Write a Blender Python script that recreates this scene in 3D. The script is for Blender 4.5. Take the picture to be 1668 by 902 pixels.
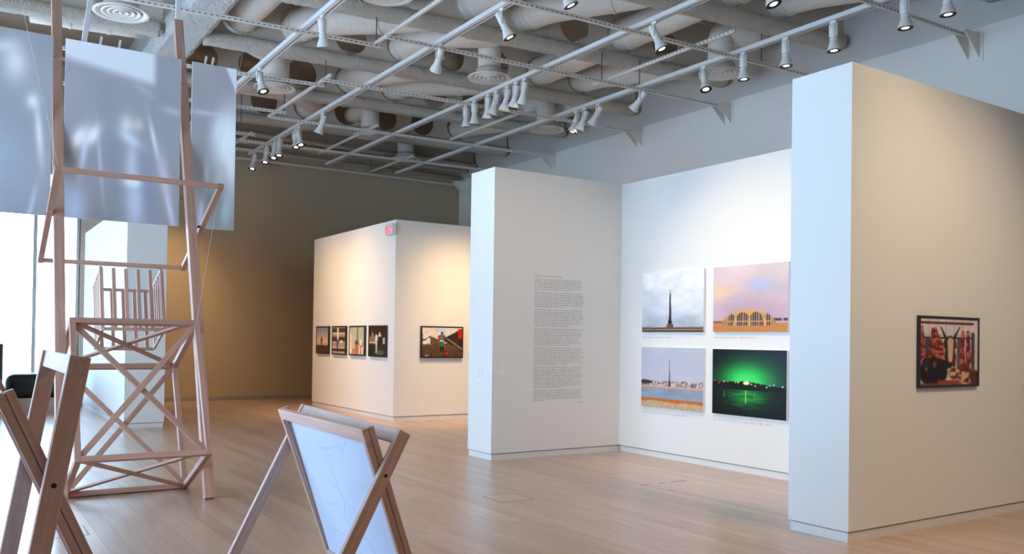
import bpy, bmesh, math, random
import numpy as np
from mathutils import Vector, Matrix
random.seed(7); RNG = np.random.RandomState(11)
for o in list(bpy.data.objects): bpy.data.objects.remove(o)
SC = bpy.context.scene; COL = SC.collection
# ------------------------------------------------------------------ camera
EYE = Vector((0, 0, 1.525))
CR = Vector((0.83556588, -0.54921691, 0.01380008)); CU = Vector((-0.01851489, -0.00304571, 0.99982395)); CF = Vector((0.54907818, 0.83567429, 0.01271358))
cd = bpy.data.cameras.new('camera'); cam = bpy.data.objects.new('camera', cd); COL.objects.link(cam)
cam.matrix_world = Matrix(((CR.x, CU.x, -CF.x, 0), (CR.y, CU.y, -CF.y, 0), (CR.z, CU.z, -CF.z, EYE.z), (0, 0, 0, 1)))
FPX = 1398.733
cd.sensor_fit = 'HORIZONTAL'; cd.sensor_width = 36.0; cd.lens = FPX / 1668 * 36.0
cd.shift_y = (535.319 - 451.0) / 1668; cd.clip_start = 0.05; cd.clip_end = 300
SC.camera = cam
# ------------------------------------------------------------------ world (overcast daylight outside the windows)
w = bpy.data.worlds.new('world'); SC.world = w; w.use_nodes = True
SKY_L = 11.6
w.node_tree.nodes['Background'].inputs[0].default_value = (0.49, 0.705, 1.0, 1); w.node_tree.nodes['Background'].inputs[1].default_value = SKY_L
vs = SC.view_settings; vs.view_transform = 'Standard'; vs.look = 'None'; vs.gamma = 1.0; vs.use_curve_mapping = False; vs.exposure = -0.08
SC.cycles.use_denoising = True; SC.cycles.max_bounces = 8; SC.cycles.diffuse_bounces = 5; SC.cycles.glossy_bounces = 3; SC.cycles.transparent_max_bounces = 8
SC.cycles.caustics_reflective = False; SC.cycles.caustics_refractive = False; SC.cycles.sample_clamp_indirect = 6.0
WARM = (1.0, 0.80, 0.56)
def portal(loc, rot, sx, sy):
    l = bpy.data.lights.new('window_portal', 'AREA'); l.shape = 'RECTANGLE'; l.size = sx; l.size_y = sy; l.cycles.is_portal = True
    o = bpy.data.objects.new('window_portal', l); COL.objects.link(o); o.location = loc; o.rotation_euler = rot
portal((-4.92, 7.9, 2.6), (0, math.radians(-90), 0), 5.1, 10.9)
portal((-1.3, 20.66, 2.5), (math.radians(-90), 0, 0), 7.2, 4.8)
# ------------------------------------------------------------------ helpers
def mesh(name, verts, faces, smooth=False):
    m = bpy.data.meshes.new(name); m.from_pydata([tuple(v) for v in verts], [], [tuple(f) for f in faces])
    if smooth: m.polygons.foreach_set('use_smooth', [True] * len(m.polygons))
    m.update(); return m
def setp(o, label=None, cat=None, group=None, kind=None):
    if label: o['label'] = label
    if cat: o['category'] = cat
    if group: o['group'] = group
    if kind: o['kind'] = kind
    return o
def empty(name, loc=(0, 0, 0), rz=0.0):
    o = bpy.data.objects.new(name, None); COL.objects.link(o); o.empty_display_size = 0.1
    o.matrix_basis = Matrix.Translation(loc) @ Matrix.Rotation(rz, 4, 'Z'); return o
def wm(o):
    m = o.matrix_basis.copy()
    if o.parent: m = wm(o.parent) @ o.matrix_parent_inverse @ m
    return m
def obj(name, me, mat, parent=None, M=None):
    o = bpy.data.objects.new(name, me); COL.objects.link(o)
    if mat and not len(me.materials): me.materials.append(mat)
    if M is not None: o.matrix_basis = M
    if parent:
        o.parent = parent; o.matrix_parent_inverse = wm(parent).inverted()
    return o
class MB:
    def __init__(s): s.v = []; s.f = []
    def add(s, v, f):
        n = len(s.v); s.v += [tuple(x) for x in v]; s.f += [tuple(i + n for i in q) for q in f]; return s
    def box(s, x0, x1, y0, y1, z0, z1, M=None):
        v = [Vector((x, y, z)) for x in (x0, x1) for y in (y0, y1) for z in (z0, z1)]
        if M is not None: v = [M @ p for p in v]
        return s.add(v, [(0, 1, 3, 2), (4, 6, 7, 5), (0, 4, 5, 1), (2, 3, 7, 6), (0, 2, 6, 4), (1, 5, 7, 3)])
    def lathe(s, prof, n=20, M=None, cap0=False, cap1=False):
        v = []; f = []
        for r, z in prof:
            for k in range(n):
                a = 2 * math.pi * k / n; p = Vector((r * math.cos(a), r * math.sin(a), z)); v.append(M @ p if M is not None else p)
        for i in range(len(prof) - 1):
            for k in range(n): f.append((i * n + k, i * n + (k + 1) % n, (i + 1) * n + (k + 1) % n, (i + 1) * n + k))
        if cap0: f.append(tuple(reversed(range(n))))
        if cap1: f.append(tuple(range((len(prof) - 1) * n, len(prof) * n)))
        return s.add(v, f)
    def prism(s, poly, y0, y1, M=None):
        n = len(poly); v = [Vector((p[0], y0, p[1])) for p in poly] + [Vector((p[0], y1, p[1])) for p in poly]
        if M is not None: v = [M @ p for p in v]
        return s.add(v, [tuple(range(n)), tuple(reversed(range(n, 2 * n)))] + [(i, i + n, (i + 1) % n + n, (i + 1) % n) for i in range(n)])
    def me(s, name, smooth=False): return mesh(name, s.v, s.f, smooth)
_cham = {}
def chamfer_box(lx, ly, lz, b=0.003):
    k = (round(lx, 3), round(ly, 3), round(lz, 3), b)
    if k not in _cham:
        bm = bmesh.new(); bmesh.ops.create_cube(bm, size=1)
        for v in bm.verts: v.co = Vector((v.co.x * lx, v.co.y * ly, v.co.z * lz))
        bmesh.ops.bevel(bm, geom=list(bm.edges), offset=b, segments=1, affect='EDGES')
        m = bpy.data.meshes.new('board'); bm.to_mesh(m); bm.free(); _cham[k] = m
    return _cham[k]
def frame_from(p0, p1, ref):
    p0 = Vector(p0); p1 = Vector(p1); x = (p1 - p0).normalized(); ref = Vector(ref)
    y = (ref - ref.dot(x) * x).normalized(); z = x.cross(y); c = (p0 + p1) / 2
    return Matrix(((x.x, y.x, z.x, c.x), (x.y, y.y, z.y, c.y), (x.z, y.z, z.z, c.z), (0, 0, 0, 1)))
def bar(name, p0, p1, wy, wz, mat, parent=None, ref=(1, 0, 0), ext=0.0, b=0.003):
    L = (Vector(p1) - Vector(p0)).length + 2 * ext
    me = chamfer_box(L, wy, wz, b)
    if len(me.materials) and me.materials[0] != mat: me = me.copy(); me.materials.clear()
    return obj(name, me, mat, parent, frame_from(p0, p1, ref))
def tube_geo(mb, pts, r, n=16, caps=True, along=None):
    pts = [Vector(p) for p in pts]; T = []
    for i in range(len(pts)):
        a = pts[max(0, i - 1)]; b = pts[min(len(pts) - 1, i + 1)]; T.append((b - a).normalized())
    up = Vector((0, 0, 1)) if abs(T[0].z) < .9 else Vector((1, 0, 0)); N = (up - up.dot(T[0]) * T[0]).normalized()
    v = []; f = []; d = 0.0
    for i, p in enumerate(pts):
        if i: d += (p - pts[i - 1]).length
        N = (N - N.dot(T[i]) * T[i]).normalized(); B = T[i].cross(N)
        for k in range(n):
            a = 2 * math.pi * k / n; v.append(p + r * (math.cos(a) * N + math.sin(a) * B))
            if along is not None: along.append(d)
    for i in range(len(pts) - 1):
        for k in range(n): f.append((i * n + k, i * n + (k + 1) % n, (i + 1) * n + (k + 1) % n, (i + 1) * n + k))
    if caps: f.append(tuple(reversed(range(n)))); f.append(tuple(range((len(pts) - 1) * n, len(pts) * n)))
    mb.add(v, f)
def smooth_path(pts, rad=0.35, seg=6):
    P = [Vector(p) for p in pts]; out = [P[0]]
    for i in range(1, len(P) - 1):
        a = (P[i - 1] - P[i]); b = (P[i + 1] - P[i]); r = min(rad, a.length * .45, b.length * .45)
        s = P[i] + a.normalized() * r; e = P[i] + b.normalized() * r
        for k in range(seg + 1):
            t = k / seg; out.append((1 - t) ** 2 * s + 2 * t * (1 - t) * P[i] + t * t * e)
    out.append(P[-1]); return out
def pix(p):
    d = Vector(p) - EYE; z = d.dot(CF)
    if z < .05: return None
    return 834 + FPX * d.dot(CR) / z, 535.319 - FPX * d.dot(CU) / z
# ------------------------------------------------------------------ materials
def lin(c): return tuple((x / 255 / 12.92 if x / 255 <= .04045 else ((x / 255 + .055) / 1.055) ** 2.4) for x in c)
def nodes(name):
    m = bpy.data.materials.new(name); m.use_nodes = True; nt = m.node_tree; return m, nt, nt.nodes['Principled BSDF']
def N(nt, t, **kw):
    n = nt.nodes.new(t)
    for k, v in kw.items():
        if k.startswith('i_'): n.inputs[k[2:].replace('_', ' ')].default_value = v
        else: setattr(n, k, v)
    return n
def plain(name, col, rough=.5, metal=0, bump=None, var=0.06, vscale=3.0, spec=.5):
    m, nt, b = nodes(name); L = nt.links
    b.inputs['Roughness'].default_value = rough; b.inputs['Metallic'].default_value = metal; b.inputs['Specular IOR Level'].default_value = spec
    tc = N(nt, 'ShaderNodeTexCoord')
    if var:
        nz = N(nt, 'ShaderNodeTexNoise', i_Scale=vscale, i_Detail=4.0); L.new(tc.outputs['Object'], nz.inputs['Vector'])
        mx = N(nt, 'ShaderNodeMix', data_type='RGBA'); L.new(nz.outputs['Fac'], mx.inputs['Factor'])
        mx.inputs['A'].default_value = (*[c * (1 - var) for c in col], 1); mx.inputs['B'].default_value = (*[min(1, c * (1 + var)) for c in col], 1)
        L.new(mx.outputs['Result'], b.inputs['Base Color'])
    else: b.inputs['Base Color'].default_value = (*col, 1)
    if bump:
        n2 = N(nt, 'ShaderNodeTexNoise', i_Scale=bump[0], i_Detail=3.0); L.new(tc.outputs['Object'], n2.inputs['Vector'])
        bp = N(nt, 'ShaderNodeBump', i_Strength=bump[1], i_Distance=bump[2]); L.new(n2.outputs['Fac'], bp.inputs['Height']); L.new(bp.outputs['Normal'], b.inputs['Normal'])
    return m
def wood(name, c0, c1, rough=.5, scale=(1.2, 26, 26), objrand=False, attr=None, spec=.5, coat=0):
    m, nt, b = nodes(name); L = nt.links; tc = N(nt, 'ShaderNodeTexCoord'); mp = N(nt, 'ShaderNodeMapping'); mp.inputs['Scale'].default_value = scale
    oi = N(nt, 'ShaderNodeObjectInfo')
    if attr:
        at = N(nt, 'ShaderNodeAttribute', attribute_name=attr); rnd = at.outputs['Fac']
    else: rnd = oi.outputs['Random']
    mul = N(nt, 'ShaderNodeMath', operation='MULTIPLY'); mul.inputs[1].default_value = 37.0; L.new(rnd, mul.inputs[0])
    L.new(tc.outputs['Object'], mp.inputs['Vector'])
    cb = N(nt, 'ShaderNodeCombineXYZ'); L.new(mul.outputs[0], cb.inputs[0]); L.new(mul.outputs[0], cb.inputs[1])
    va = N(nt, 'ShaderNodeVectorMath', operation='ADD'); L.new(mp.outputs[0], va.inputs[0]); L.new(cb.outputs[0], va.inputs[1])
    nz = N(nt, 'ShaderNodeTexNoise', i_Scale=1.0, i_Detail=5.0, i_Roughness=.6, i_Distortion=.6); L.new(va.outputs[0], nz.inputs['Vector'])
    mx = N(nt, 'ShaderNodeMix', data_type='RGBA'); mx.inputs['A'].default_value = (*c0, 1); mx.inputs['B'].default_value = (*c1, 1)
    rp = N(nt, 'ShaderNodeMapRange'); rp.inputs['From Min'].default_value = .3; rp.inputs['From Max'].default_value = .7; L.new(nz.outputs['Fac'], rp.inputs['Value']); L.new(rp.outputs[0], mx.inputs['Factor'])
    hs = N(nt, 'ShaderNodeHueSaturation'); L.new(mx.outputs['Result'], hs.inputs['Color'])
    mr = N(nt, 'ShaderNodeMapRange'); mr.inputs['To Min'].default_value = .87; mr.inputs['To Max'].default_value = 1.1; L.new(rnd, mr.inputs['Value']); L.new(mr.outputs[0], hs.inputs['Value'])
    L.new(hs.outputs[0], b.inputs['Base Color']); b.inputs['Roughness'].default_value = rough; b.inputs['Specular IOR Level'].default_value = spec
    b.inputs['Coat Weight'].default_value = coat; b.inputs['Coat Roughness'].default_value = .27
    bp = N(nt, 'ShaderNodeBump', i_Strength=.05, i_Distance=.002); L.new(nz.outputs['Fac'], bp.inputs['Height']); L.new(bp.outputs[0], b.inputs['Normal'])
    return m
M = {}
M['wall'] = plain('wall_paint', (.80, .775, .735), .62, bump=(160, .04, .002), var=.012, vscale=.6, spec=.3)
M['wall_main'] = plain('main_wall_paint', (.80, .755, .69), .65, var=.015, vscale=.5, spec=.3)
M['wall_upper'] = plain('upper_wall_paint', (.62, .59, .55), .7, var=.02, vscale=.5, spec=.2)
M['wall_tan'] = plain('tan_wall_paint', (.46, .375, .255), .65, var=.015, vscale=.5, spec=.3)
M['base'] = plain('baseboard_paint', (.74, .72, .69), .5, var=.02)
M['gap'] = plain('shadow_gap', (.30, .28, .26), .8)
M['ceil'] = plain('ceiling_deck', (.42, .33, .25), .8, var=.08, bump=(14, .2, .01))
M['beam'] = plain('beam_paint', (.66, .585, .505), .6, var=.06)
M['fire'] = plain('sprayed_fireproofing', (.86, .76, .655), .9, var=.2, vscale=34, bump=(60, 1.0, .06), spec=.2)
M['girderfire'] = plain('girder_fireproofing', (.70, .69, .67), .9, var=.16, vscale=26, bump=(48, 1.0, .05), spec=.2)
M['white'] = plain('white_powder_coat', (.76, .75, .74), .4, var=.02)
M['diff'] = plain('diffuser_paint', (.82, .76, .70), .45, var=.02)
M['head'] = plain('lamp_housing', (.80, .765, .72), .4, var=.02)
M['black'] = plain('black_plastic', (.012, .012, .013), .45)
M['frameblack'] = plain('black_frame_lacquer', (.014, .012, .011), .35)
M['rod'] = plain('threaded_rod', (.16, .16, .16), .4, .6)
M['alu'] = plain('window_frame_paint', (.78, .80, .79), .45, 0)
M['leather'] = plain('black_leather', (.010, .010, .011), .28, bump=(90, .15, .002))
M['benchwood'] = plain('bench_base_wood', (.52, .40, .30), .5)
M['duct'] = None
def duct_mat():
    m, nt, b = nodes('spiral_duct_paint'); L = nt.links; at = N(nt, 'ShaderNodeAttribute', attribute_name='along')
    ml = N(nt, 'ShaderNodeMath', operation='MULTIPLY'); ml.inputs[1].default_value = 9.0; L.new(at.outputs['Fac'], ml.inputs[0])
    fr = N(nt, 'ShaderNodeMath', operation='FRACT'); L.new(ml.outputs[0], fr.inputs[0])
    lt = N(nt, 'ShaderNodeMath', operation='LESS_THAN'); lt.inputs[1].default_value = .09; L.new(fr.outputs[0], lt.inputs[0])
    bp = N(nt, 'ShaderNodeBump', i_Strength=.8, i_Distance=.012); L.new(lt.outputs[0], bp.inputs['Height']); L.new(bp.outputs[0], b.inputs['Normal'])
    tc = N(nt, 'ShaderNodeTexCoord'); nz = N(nt, 'ShaderNodeTexNoise', i_Scale=2.0, i_Detail=3.0); L.new(tc.outputs['Object'], nz.inputs['Vector'])
    mx = N(nt, 'ShaderNodeMix', data_type='RGBA'); mx.inputs['A'].default_value = (.80, .72, .63, 1); mx.inputs['B'].default_value = (.86, .78, .69, 1); L.new(nz.outputs['Fac'], mx.inputs['Factor'])
    L.new(mx.outputs['Result'], b.inputs['Base Color']); b.inputs['Roughness'].default_value = .55; return m
M['duct'] = duct_mat()
def slot_mat(name, ax, side):
    # painted channel with its row of dark punched slots
    m, nt, b = nodes(name); L = nt.links; tc = N(nt, 'ShaderNodeTexCoord'); sp = N(nt, 'ShaderNodeSeparateXYZ'); L.new(tc.outputs['Object'], sp.inputs[0])
    def mth(op, a, v=None, bb=None):
        n = N(nt, 'ShaderNodeMath', operation=op); L.new(a, n.inputs[0])
        if bb is not None: L.new(bb, n.inputs[1])
        elif v is not None: n.inputs[1].default_value = v
        return n.outputs[0]
    fr = mth('FRACT', mth('MULTIPLY', sp.outputs[0], 13.0)); on = mth('LESS_THAN', fr, .5)
    zz = mth('LESS_THAN', mth('ABSOLUTE', mth('ADD', sp.outputs[2], .006)), .008)
    g = N(nt, 'ShaderNodeNewGeometry'); s2 = N(nt, 'ShaderNodeSeparateXYZ'); vt = N(nt, 'ShaderNodeVectorTransform', vector_type='NORMAL', convert_from='WORLD', convert_to='OBJECT'); L.new(g.outputs['Normal'], vt.inputs[0]); L.new(vt.outputs[0], s2.inputs[0])
    vert = mth('GREATER_THAN', mth('ABSOLUTE', s2.outputs[1]), .5)
    k = mth('MULTIPLY', mth('MULTIPLY', on, bb=zz), bb=vert)
    mx = N(nt, 'ShaderNodeMix', data_type='RGBA'); mx.inputs['A'].default_value = (.76, .70, .63, 1); mx.inputs['B'].default_value = (.20, .18, .16, 1); L.new(k, mx.inputs['Factor'])
    L.new(mx.outputs['Result'], b.inputs['Base Color']); b.inputs['Roughness'].default_value = .45; return m
M['strut'] = slot_mat('slotted_strut_paint', 0, 1)
M['wood'] = wood('pale_maple', lin((178, 134, 116)), lin((200, 158, 140)), .5)
M['wood2'] = wood('easel_maple', lin((176, 136, 120)), lin((198, 162, 146)), .5)
PL0, PL1 = lin((182, 147, 124)), lin((202, 169, 146))
M['plank'] = wood('oak_plank', PL0, PL1, .34, (14, 1.1, 14), coat=.6)
M['plankfar'] = wood('oak_plank_field', PL0, PL1, .34, (14, 1.1, 14), attr='tone', coat=.6)
M['subfloor'] = plain('plank_joint', (.16, .11, .075), .8)
def emis(name, col, s):
    m, nt, b = nodes(name); b.inputs['Base Color'].default_value = (*col, 1); b.inputs['Emission Color'].default_value = (*col, 1); b.inputs['Emission Strength'].default_value = s; return m
M['lens'] = emis('lit_lamp_lens', (1, .86, .68), 14); M['lensdim'] = plain('lamp_glass', (.5, .48, .44), .15)
M['exitred'] = emis('exit_letter_red', (.86, .03, .06), 1.0)
M['text'] = plain('vinyl_lettering', (.035, .03, .03), .6, var=0)
M['textgrey'] = plain('caption_lettering', (.36, .34, .33), .6, var=0)
M['card'] = plain('label_card', (.82, .80, .80), .5, var=0)
def glass_mat():
    m = bpy.data.materials.new('window_glass'); m.use_nodes = True; nt = m.node_tree; nt.nodes.clear(); L = nt.links
    t = N(nt, 'ShaderNodeBsdfTransparent'); t.inputs[0].default_value = (.96, .985, .98, 1); g = N(nt, 'ShaderNodeBsdfGlossy'); g.inputs['Roughness'].default_value = .02
    mx = N(nt, 'ShaderNodeMixShader'); fr = N(nt, 'ShaderNodeFresnel'); fr.inputs[0].default_value = 1.3; L.new(fr.outputs[0], mx.inputs[0]); L.new(t.outputs[0], mx.inputs[1]); L.new(g.outputs[0], mx.inputs[2])
    o = N(nt, 'ShaderNodeOutputMaterial'); L.new(mx.outputs[0], o.inputs[0]); return m
M['glass'] = glass_mat()
def print_mat(name, rough=.45, spec=.25, glow=0):
    m, nt, b = nodes(name); at = N(nt, 'ShaderNodeAttribute', attribute_name='ink'); nt.links.new(at.outputs['Color'], b.inputs['Base Color'])
    b.inputs['Roughness'].default_value = rough; b.inputs['Specular IOR Level'].default_value = spec
    if glow: nt.links.new(at.outputs['Color'], b.inputs['Emission Color']); b.inputs['Emission Strength'].default_value = glow
    return m
M['print'] = print_mat('photo_print'); M['screen'] = print_mat('emissive_projection_screen', .6, .2, .32); M['drawing'] = print_mat('drawing_sheet', .5)  # screen sheets also emit their printed colours, standing in for projector light
def printed(name, fn, nu, nv, w_, h_, mat):
    """flat sheet in local x (right) / z (up), facing -y, printed by fn(u, v) in sRGB 0-255"""
    us = np.linspace(0, 1, nu + 1); vv = np.linspace(0, 1, nv + 1); U, V = np.meshgrid(us, vv)
    co = np.stack([(U - .5) * w_, np.zeros_like(U), (V - .5) * h_], -1).reshape(-1, 3)
    i = np.arange(nu)[None, :] + (nu + 1) * np.arange(nv)[:, None]; f = np.stack([i, i + 1, i + nu + 2, i + nu + 1], -1).reshape(-1, 4)
    m = bpy.data.meshes.new(name); m.vertices.add(len(co)); m.vertices.foreach_set('co', co.ravel()); m.loops.add(f.size); m.polygons.add(len(f))
    m.loops.foreach_set('vertex_index', f.ravel()); m.polygons.foreach_set('loop_start', np.arange(len(f)) * 4); m.update(calc_edges=True)
    c = np.clip(fn(U, V), 0, 255) / 255.0; c = c ** 1.18 if mat == M['print'] else c; c = np.where(c <= .04045, c / 12.92, ((c + .055) / 1.055) ** 2.4)
    a = m.color_attributes.new('ink', 'FLOAT_COLOR', 'POINT'); a.data.foreach_set('color', np.concatenate([c.reshape(-1, 3), np.ones((c.shape[0] * c.shape[1], 1))], 1).ravel().astype(np.float32))
    m.materials.append(mat); return m
FACE_NX = lambda x, y, z: Matrix.Translation((x, y, z)) @ Matrix.Rotation(math.radians(-90), 4, 'Z')     # sheet facing -X
FACE_NY = lambda x, y, z: Matrix.Translation((x, y, z))                                                   # sheet facing -Y
# ================================================================== SETTING
H = 3.707; ZD = 7.3; XW = 11.815; YB = 20.75
def struct(name, me, mat, label, parent=None):
    o = obj(name, me, mat, parent)
    if not parent: setp(o, label, None, None, 'structure')
    return o
fl = struct('floor', MB().box(-5.3, 12.3, -6.1, 21.2, -.15, -.012).me('floor'), M['subfloor'], 'pale wooden plank floor of the gallery'); fl['category'] = 'floor'
PW, PLN = 0.13, 1.9
rows = []
for i in range(int((XW + 5.0) / PW)):
    x = -5.0 + (i + .5) * PW; off = random.random() * PLN; y = -6.0 - off
    while y < YB:
        a, b_ = max(y, -6.0), min(y + PLN, YB); y += PLN
        if b_ - a > .05: rows.append((x, (a + b_) / 2, b_ - a))
def plank_geo(L):
    w2, l2 = PW / 2 - .0005, L / 2 - .0005
    return [(-w2, -l2, -.012), (w2, -l2, -.012), (w2, l2, -.012), (-w2, l2, -.012), (-w2, -l2, 0), (w2, -l2, 0), (w2, l2, 0), (-w2, l2, 0)], [(0, 1, 5, 4), (1, 2, 6, 5), (2, 3, 7, 6), (3, 0, 4, 7), (4, 5, 6, 7)]
def plank_rank(r):
    best = None
    for k in (-.5, -.25, 0, .25, .5):
        p = pix((r[0], r[1] + k * r[2], 0))
        if p and -20 < p[0] < 1690 and p[1] < 905:
            if r[0] > 5.8 and (r[1] > 9.2 or 4.05 < r[1] < 4.7): continue
            if r[0] > 7.84 and r[1] > 4.0: continue
            d = (Vector((r[0], r[1] + k * r[2], 0)) - EYE).length; best = d if best is None else min(best, d)
    return best
rk = sorted([(plank_rank(r), i) for i, r in enumerate(rows) if plank_rank(r) is not None]); near = set(i for _, i in rk[:300])
pm = mesh('plank', *plank_geo(PLN)); far = MB(); tone = []
for i, r in enumerate(rows):
    if i in near:
        o = obj('plank', pm if abs(r[2] - PLN) < 1e-4 else mesh('plank', *plank_geo(r[2])), M['plank'], fl, Matrix.Translation((r[0], r[1], 0)))
    else:
        v, f = plank_geo(r[2]); far.add([(a + r[0], b_ + r[1], c) for a, b_, c in v], f); tone += [random.random()] * 8
fm = far.me('plank_field'); at = fm.attributes.new('tone', 'FLOAT', 'POINT'); at.data.foreach_set('value', tone)
o = obj('plank_field', fm, M['plankfar'], fl); o['kind'] = 'stuff'
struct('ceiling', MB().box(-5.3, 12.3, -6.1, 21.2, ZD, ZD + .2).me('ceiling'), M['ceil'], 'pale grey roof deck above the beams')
wb = struct('wall_back', MB().box(3.0, 12.3, YB, YB + .3, 0, ZD).me('wall_back'), M['wall_tan'], 'far end wall of the gallery, warmly lit at its left')
obj('wall_panel', MB().box(-5.3, 2.36, YB, YB + .3, 5.0, ZD).box(2.36, 3.0, YB, YB + .3, 0, ZD).me('wall_panel'), M['wall_main'], wb)
obj('baseboard_back', MB().box(3.03, 9.5, YB - .004, YB + .01, 0, .085).me('baseboard_back'), M['gap'], wb)
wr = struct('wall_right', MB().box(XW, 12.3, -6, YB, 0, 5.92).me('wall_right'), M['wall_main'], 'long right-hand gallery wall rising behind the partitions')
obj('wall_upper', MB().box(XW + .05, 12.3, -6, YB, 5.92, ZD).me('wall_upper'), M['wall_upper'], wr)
struct('wall_front', MB().box(-5.3, 12.3, -6.3, -6, 0, ZD).me('wall_front'), M['wall_main'], 'gallery wall behind the camera')
wl = struct('wall_left', MB().box(-5.3, -5.0, -6.2, 21, 5.2, ZD).box(-5.3, -5.0, -6.2, 2.4, 0, 5.2).box(-5.3, -5.0, 13.4, 21, 0, 5.2).me('wall_left'), M['wall_main'], 'left gallery wall above the tall windows')
# windows
win = empty('window_1', (-2, YB + .1, 0)); setp(win, 'tall bright window in the far wall beside the bench', 'window', None, 'structure')
xs = [2.34, 1.52, .0, -1.5, -3.0, -4.5, -5.0]
for x in xs: obj('window_frame', MB().box(x - .035, x + .035, YB, YB + .14, 0.0, 5.0).me('window_frame'), M['alu'], win)
for z in (.0, 4.93): obj('window_frame', MB().box(-5.3, 2.36, YB + .02, YB + .14, z, z + .07).me('window_frame'), M['alu'], win)
for a, b_ in zip(xs[1:], xs[:-1]): obj('pane', MB().box(a + .035, b_ - .035, YB + .07, YB + .08, .07, 4.93).me('pane'), M['glass'], win)
win2 = empty('window_2', (-5.1, 8, 0)); setp(win2, 'long curtain of tall windows along the left side', 'window', None, 'structure')
ys = [2.4 + 11 / 6 * k for k in range(7)]
for y in ys: obj('window_frame', MB().box(-5.16, -5.04, y - .03, y + .03, 0, 5.2).me('window_frame'), M['alu'], win2)
for z in (0, 5.13): obj('window_frame', MB().box(-5.16, -5.04, 2.4, 13.4, z, z + .07).me('window_frame'), M['alu'], win2)
for a, b_ in zip(ys[:-1], ys[1:]): obj('pane', MB().box(-5.105, -5.095, a + .03, b_ - .03, .07, 5.13).me('pane'), M['glass'], win2)
# partitions: (name, x0,x1,y0,y1) with a recessed plinth and shadow gap
HP = .0844
def partition(name, label, boxes, h=H):
    r = empty(name, (boxes[0][0], boxes[0][2], 0)); setp(r, label, 'partition', None, 'structure')
    b = MB(); g = MB(); e = MB()
    for x0, x1, y0, y1 in boxes:
        b.box(x0, x1, y0, y1, HP, h); g.box(x0 + .022, x1 - .022, y0 + .022, y1 - .022, HP - .012, HP)
        e.box(x0 + .012, x1 - .012, y0 + .012, y1 - .012, 0, HP - .012)
    obj('wall_board', b.me('wall_board'), M['wall'], r); obj('shadow_gap', g.me('shadow_gap'), M['gap'], r); obj('baseboard', e.me('baseboard'), M['base'], r)
    return r
partition('wall_partition_front', 'nearest white partition with the butcher photograph on its right face', [(5.797, 11.7, 4.09, 4.653)])
partition('wall_partition_photo', 'brightly lit white partition carrying four unframed photographs', [(7.84, 8.4, 4.653, 9.179)])
partition('wall_partition_text', 'white partition carrying the long printed wall text', [(5.74, 11.7, 9.179, 9.758)])
partition('wall_partition_far', 'far cream partition with the exit sign and five framed photographs', [(6.854, 11.7, 14.363, 18.571)])
partition('wall_column', 'white pier wall behind the wooden tower, lit by the window', [(2.406, 3.019, 15.055, 20.2)], 3.66)
# ================================================================== CEILING STEEL
K = -.09
def beam_y(n, x): return 14.5 + 2.45 * (n - 4) + K * x
ANG = math.atan(K); ORD = ['nearest', 'second', 'third', 'fourth', 'fifth', 'sixth']
def lumpy(length, w_, h_, step, amp, seed, zc=0.0, n=14):
    rs = np.random.RandomState(seed); k = int(length / step) + 1; v = []; f = []
    for i in range(k):
        x = i * step
        for j in range(n):
            a = 2 * math.pi * j / n; ca, sa = math.cos(a), math.sin(a)
            r = 1 + amp * rs.randn() * .5
            v.append((x, w_ / 2 * math.copysign(abs(ca) ** .6, ca) * r, zc + h_ / 2 * math.copysign(abs(sa) ** .6, sa) * r))
    for i in range(k - 1):
        for j in range(n): f.append((i * n + j, i * n + (j + 1) % n, (i + 1) * n + (j + 1) % n, (i + 1) * n + j))
    f.append(tuple(reversed(range(n)))); f.append(tuple(range((k - 1) * n, k * n))); return mesh('bottom_flange', v, f, True)
def web_mesh(x0, x1, z0, z1, t=.012, pitch=.94, hc=5.78, zc=6.73, r=.29):
    mb = MB(); ns = 24; k0 = math.ceil((x0 - hc) / pitch - .001) ; cells = []
    x = x0; k = k0
    def solid(a, b):
        if b - a > 1e-3: mb.box(a, b, -t, t, z0, z1)
    while hc + k * pitch + pitch / 2 <= x1 + 1e-6:
        c = hc + k * pitch
        if c - pitch / 2 < x0 - 1e-6: k += 1; continue
        solid(x, c - pitch / 2); x = c + pitch / 2
        a0, a1 = c - pitch / 2, c + pitch / 2; ring = []; outer = []
        for j in range(ns):
            a = 2 * math.pi * (j + .5) / ns; ca, sa = math.cos(a), math.sin(a); ring.append((c + r * ca, zc + r * sa))
            s = min((pitch / 2) / abs(ca) if abs(ca) > 1e-9 else 1e9, ((z1 - zc) if sa > 0 else (zc - z0)) / abs(sa) if abs(sa) > 1e-9 else 1e9); outer.append((c + s * ca, zc + s * sa))
        # add true corners
        pts = []
        for j in range(ns): pts.append((math.atan2(outer[j][1] - zc, outer[j][0] - c), outer[j], ring[j]))
        v = [(q[0], -t, q[1]) for q in ring] + [(q[0], -t, q[1]) for q in outer] + [(q[0], t, q[1]) for q in ring] + [(q[0], t, q[1]) for q in outer]; f = []
        for j in range(ns):
            j2 = (j + 1) % ns
            f += [(j, ns + j, ns + j2, j2), (2 * ns + j2, 3 * ns + j2, 3 * ns + j, 2 * ns + j), (j2, 2 * ns + j2, 2 * ns + j, j)]
            # corner fill
            A, B = outer[j], outer[j2]
            if abs(A[0] - B[0]) > 1e-6 and abs(A[1] - B[1]) > 1e-6:
                cx = A[0] if abs(abs(A[0] - c) - pitch / 2) < 1e-6 else B[0]; cz = A[1] if (abs(A[1] - z0) < 1e-6 or abs(A[1] - z1) < 1e-6) else B[1]
                q = len(v); v += [(cx, -t, cz), (cx, t, cz)]; f += [(ns + j, q, ns + j2), (3 * ns + j2, q + 1, 3 * ns + j)]
        mb.add(v, f); k += 1
    solid(x, x1); return mb.me('web')
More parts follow.
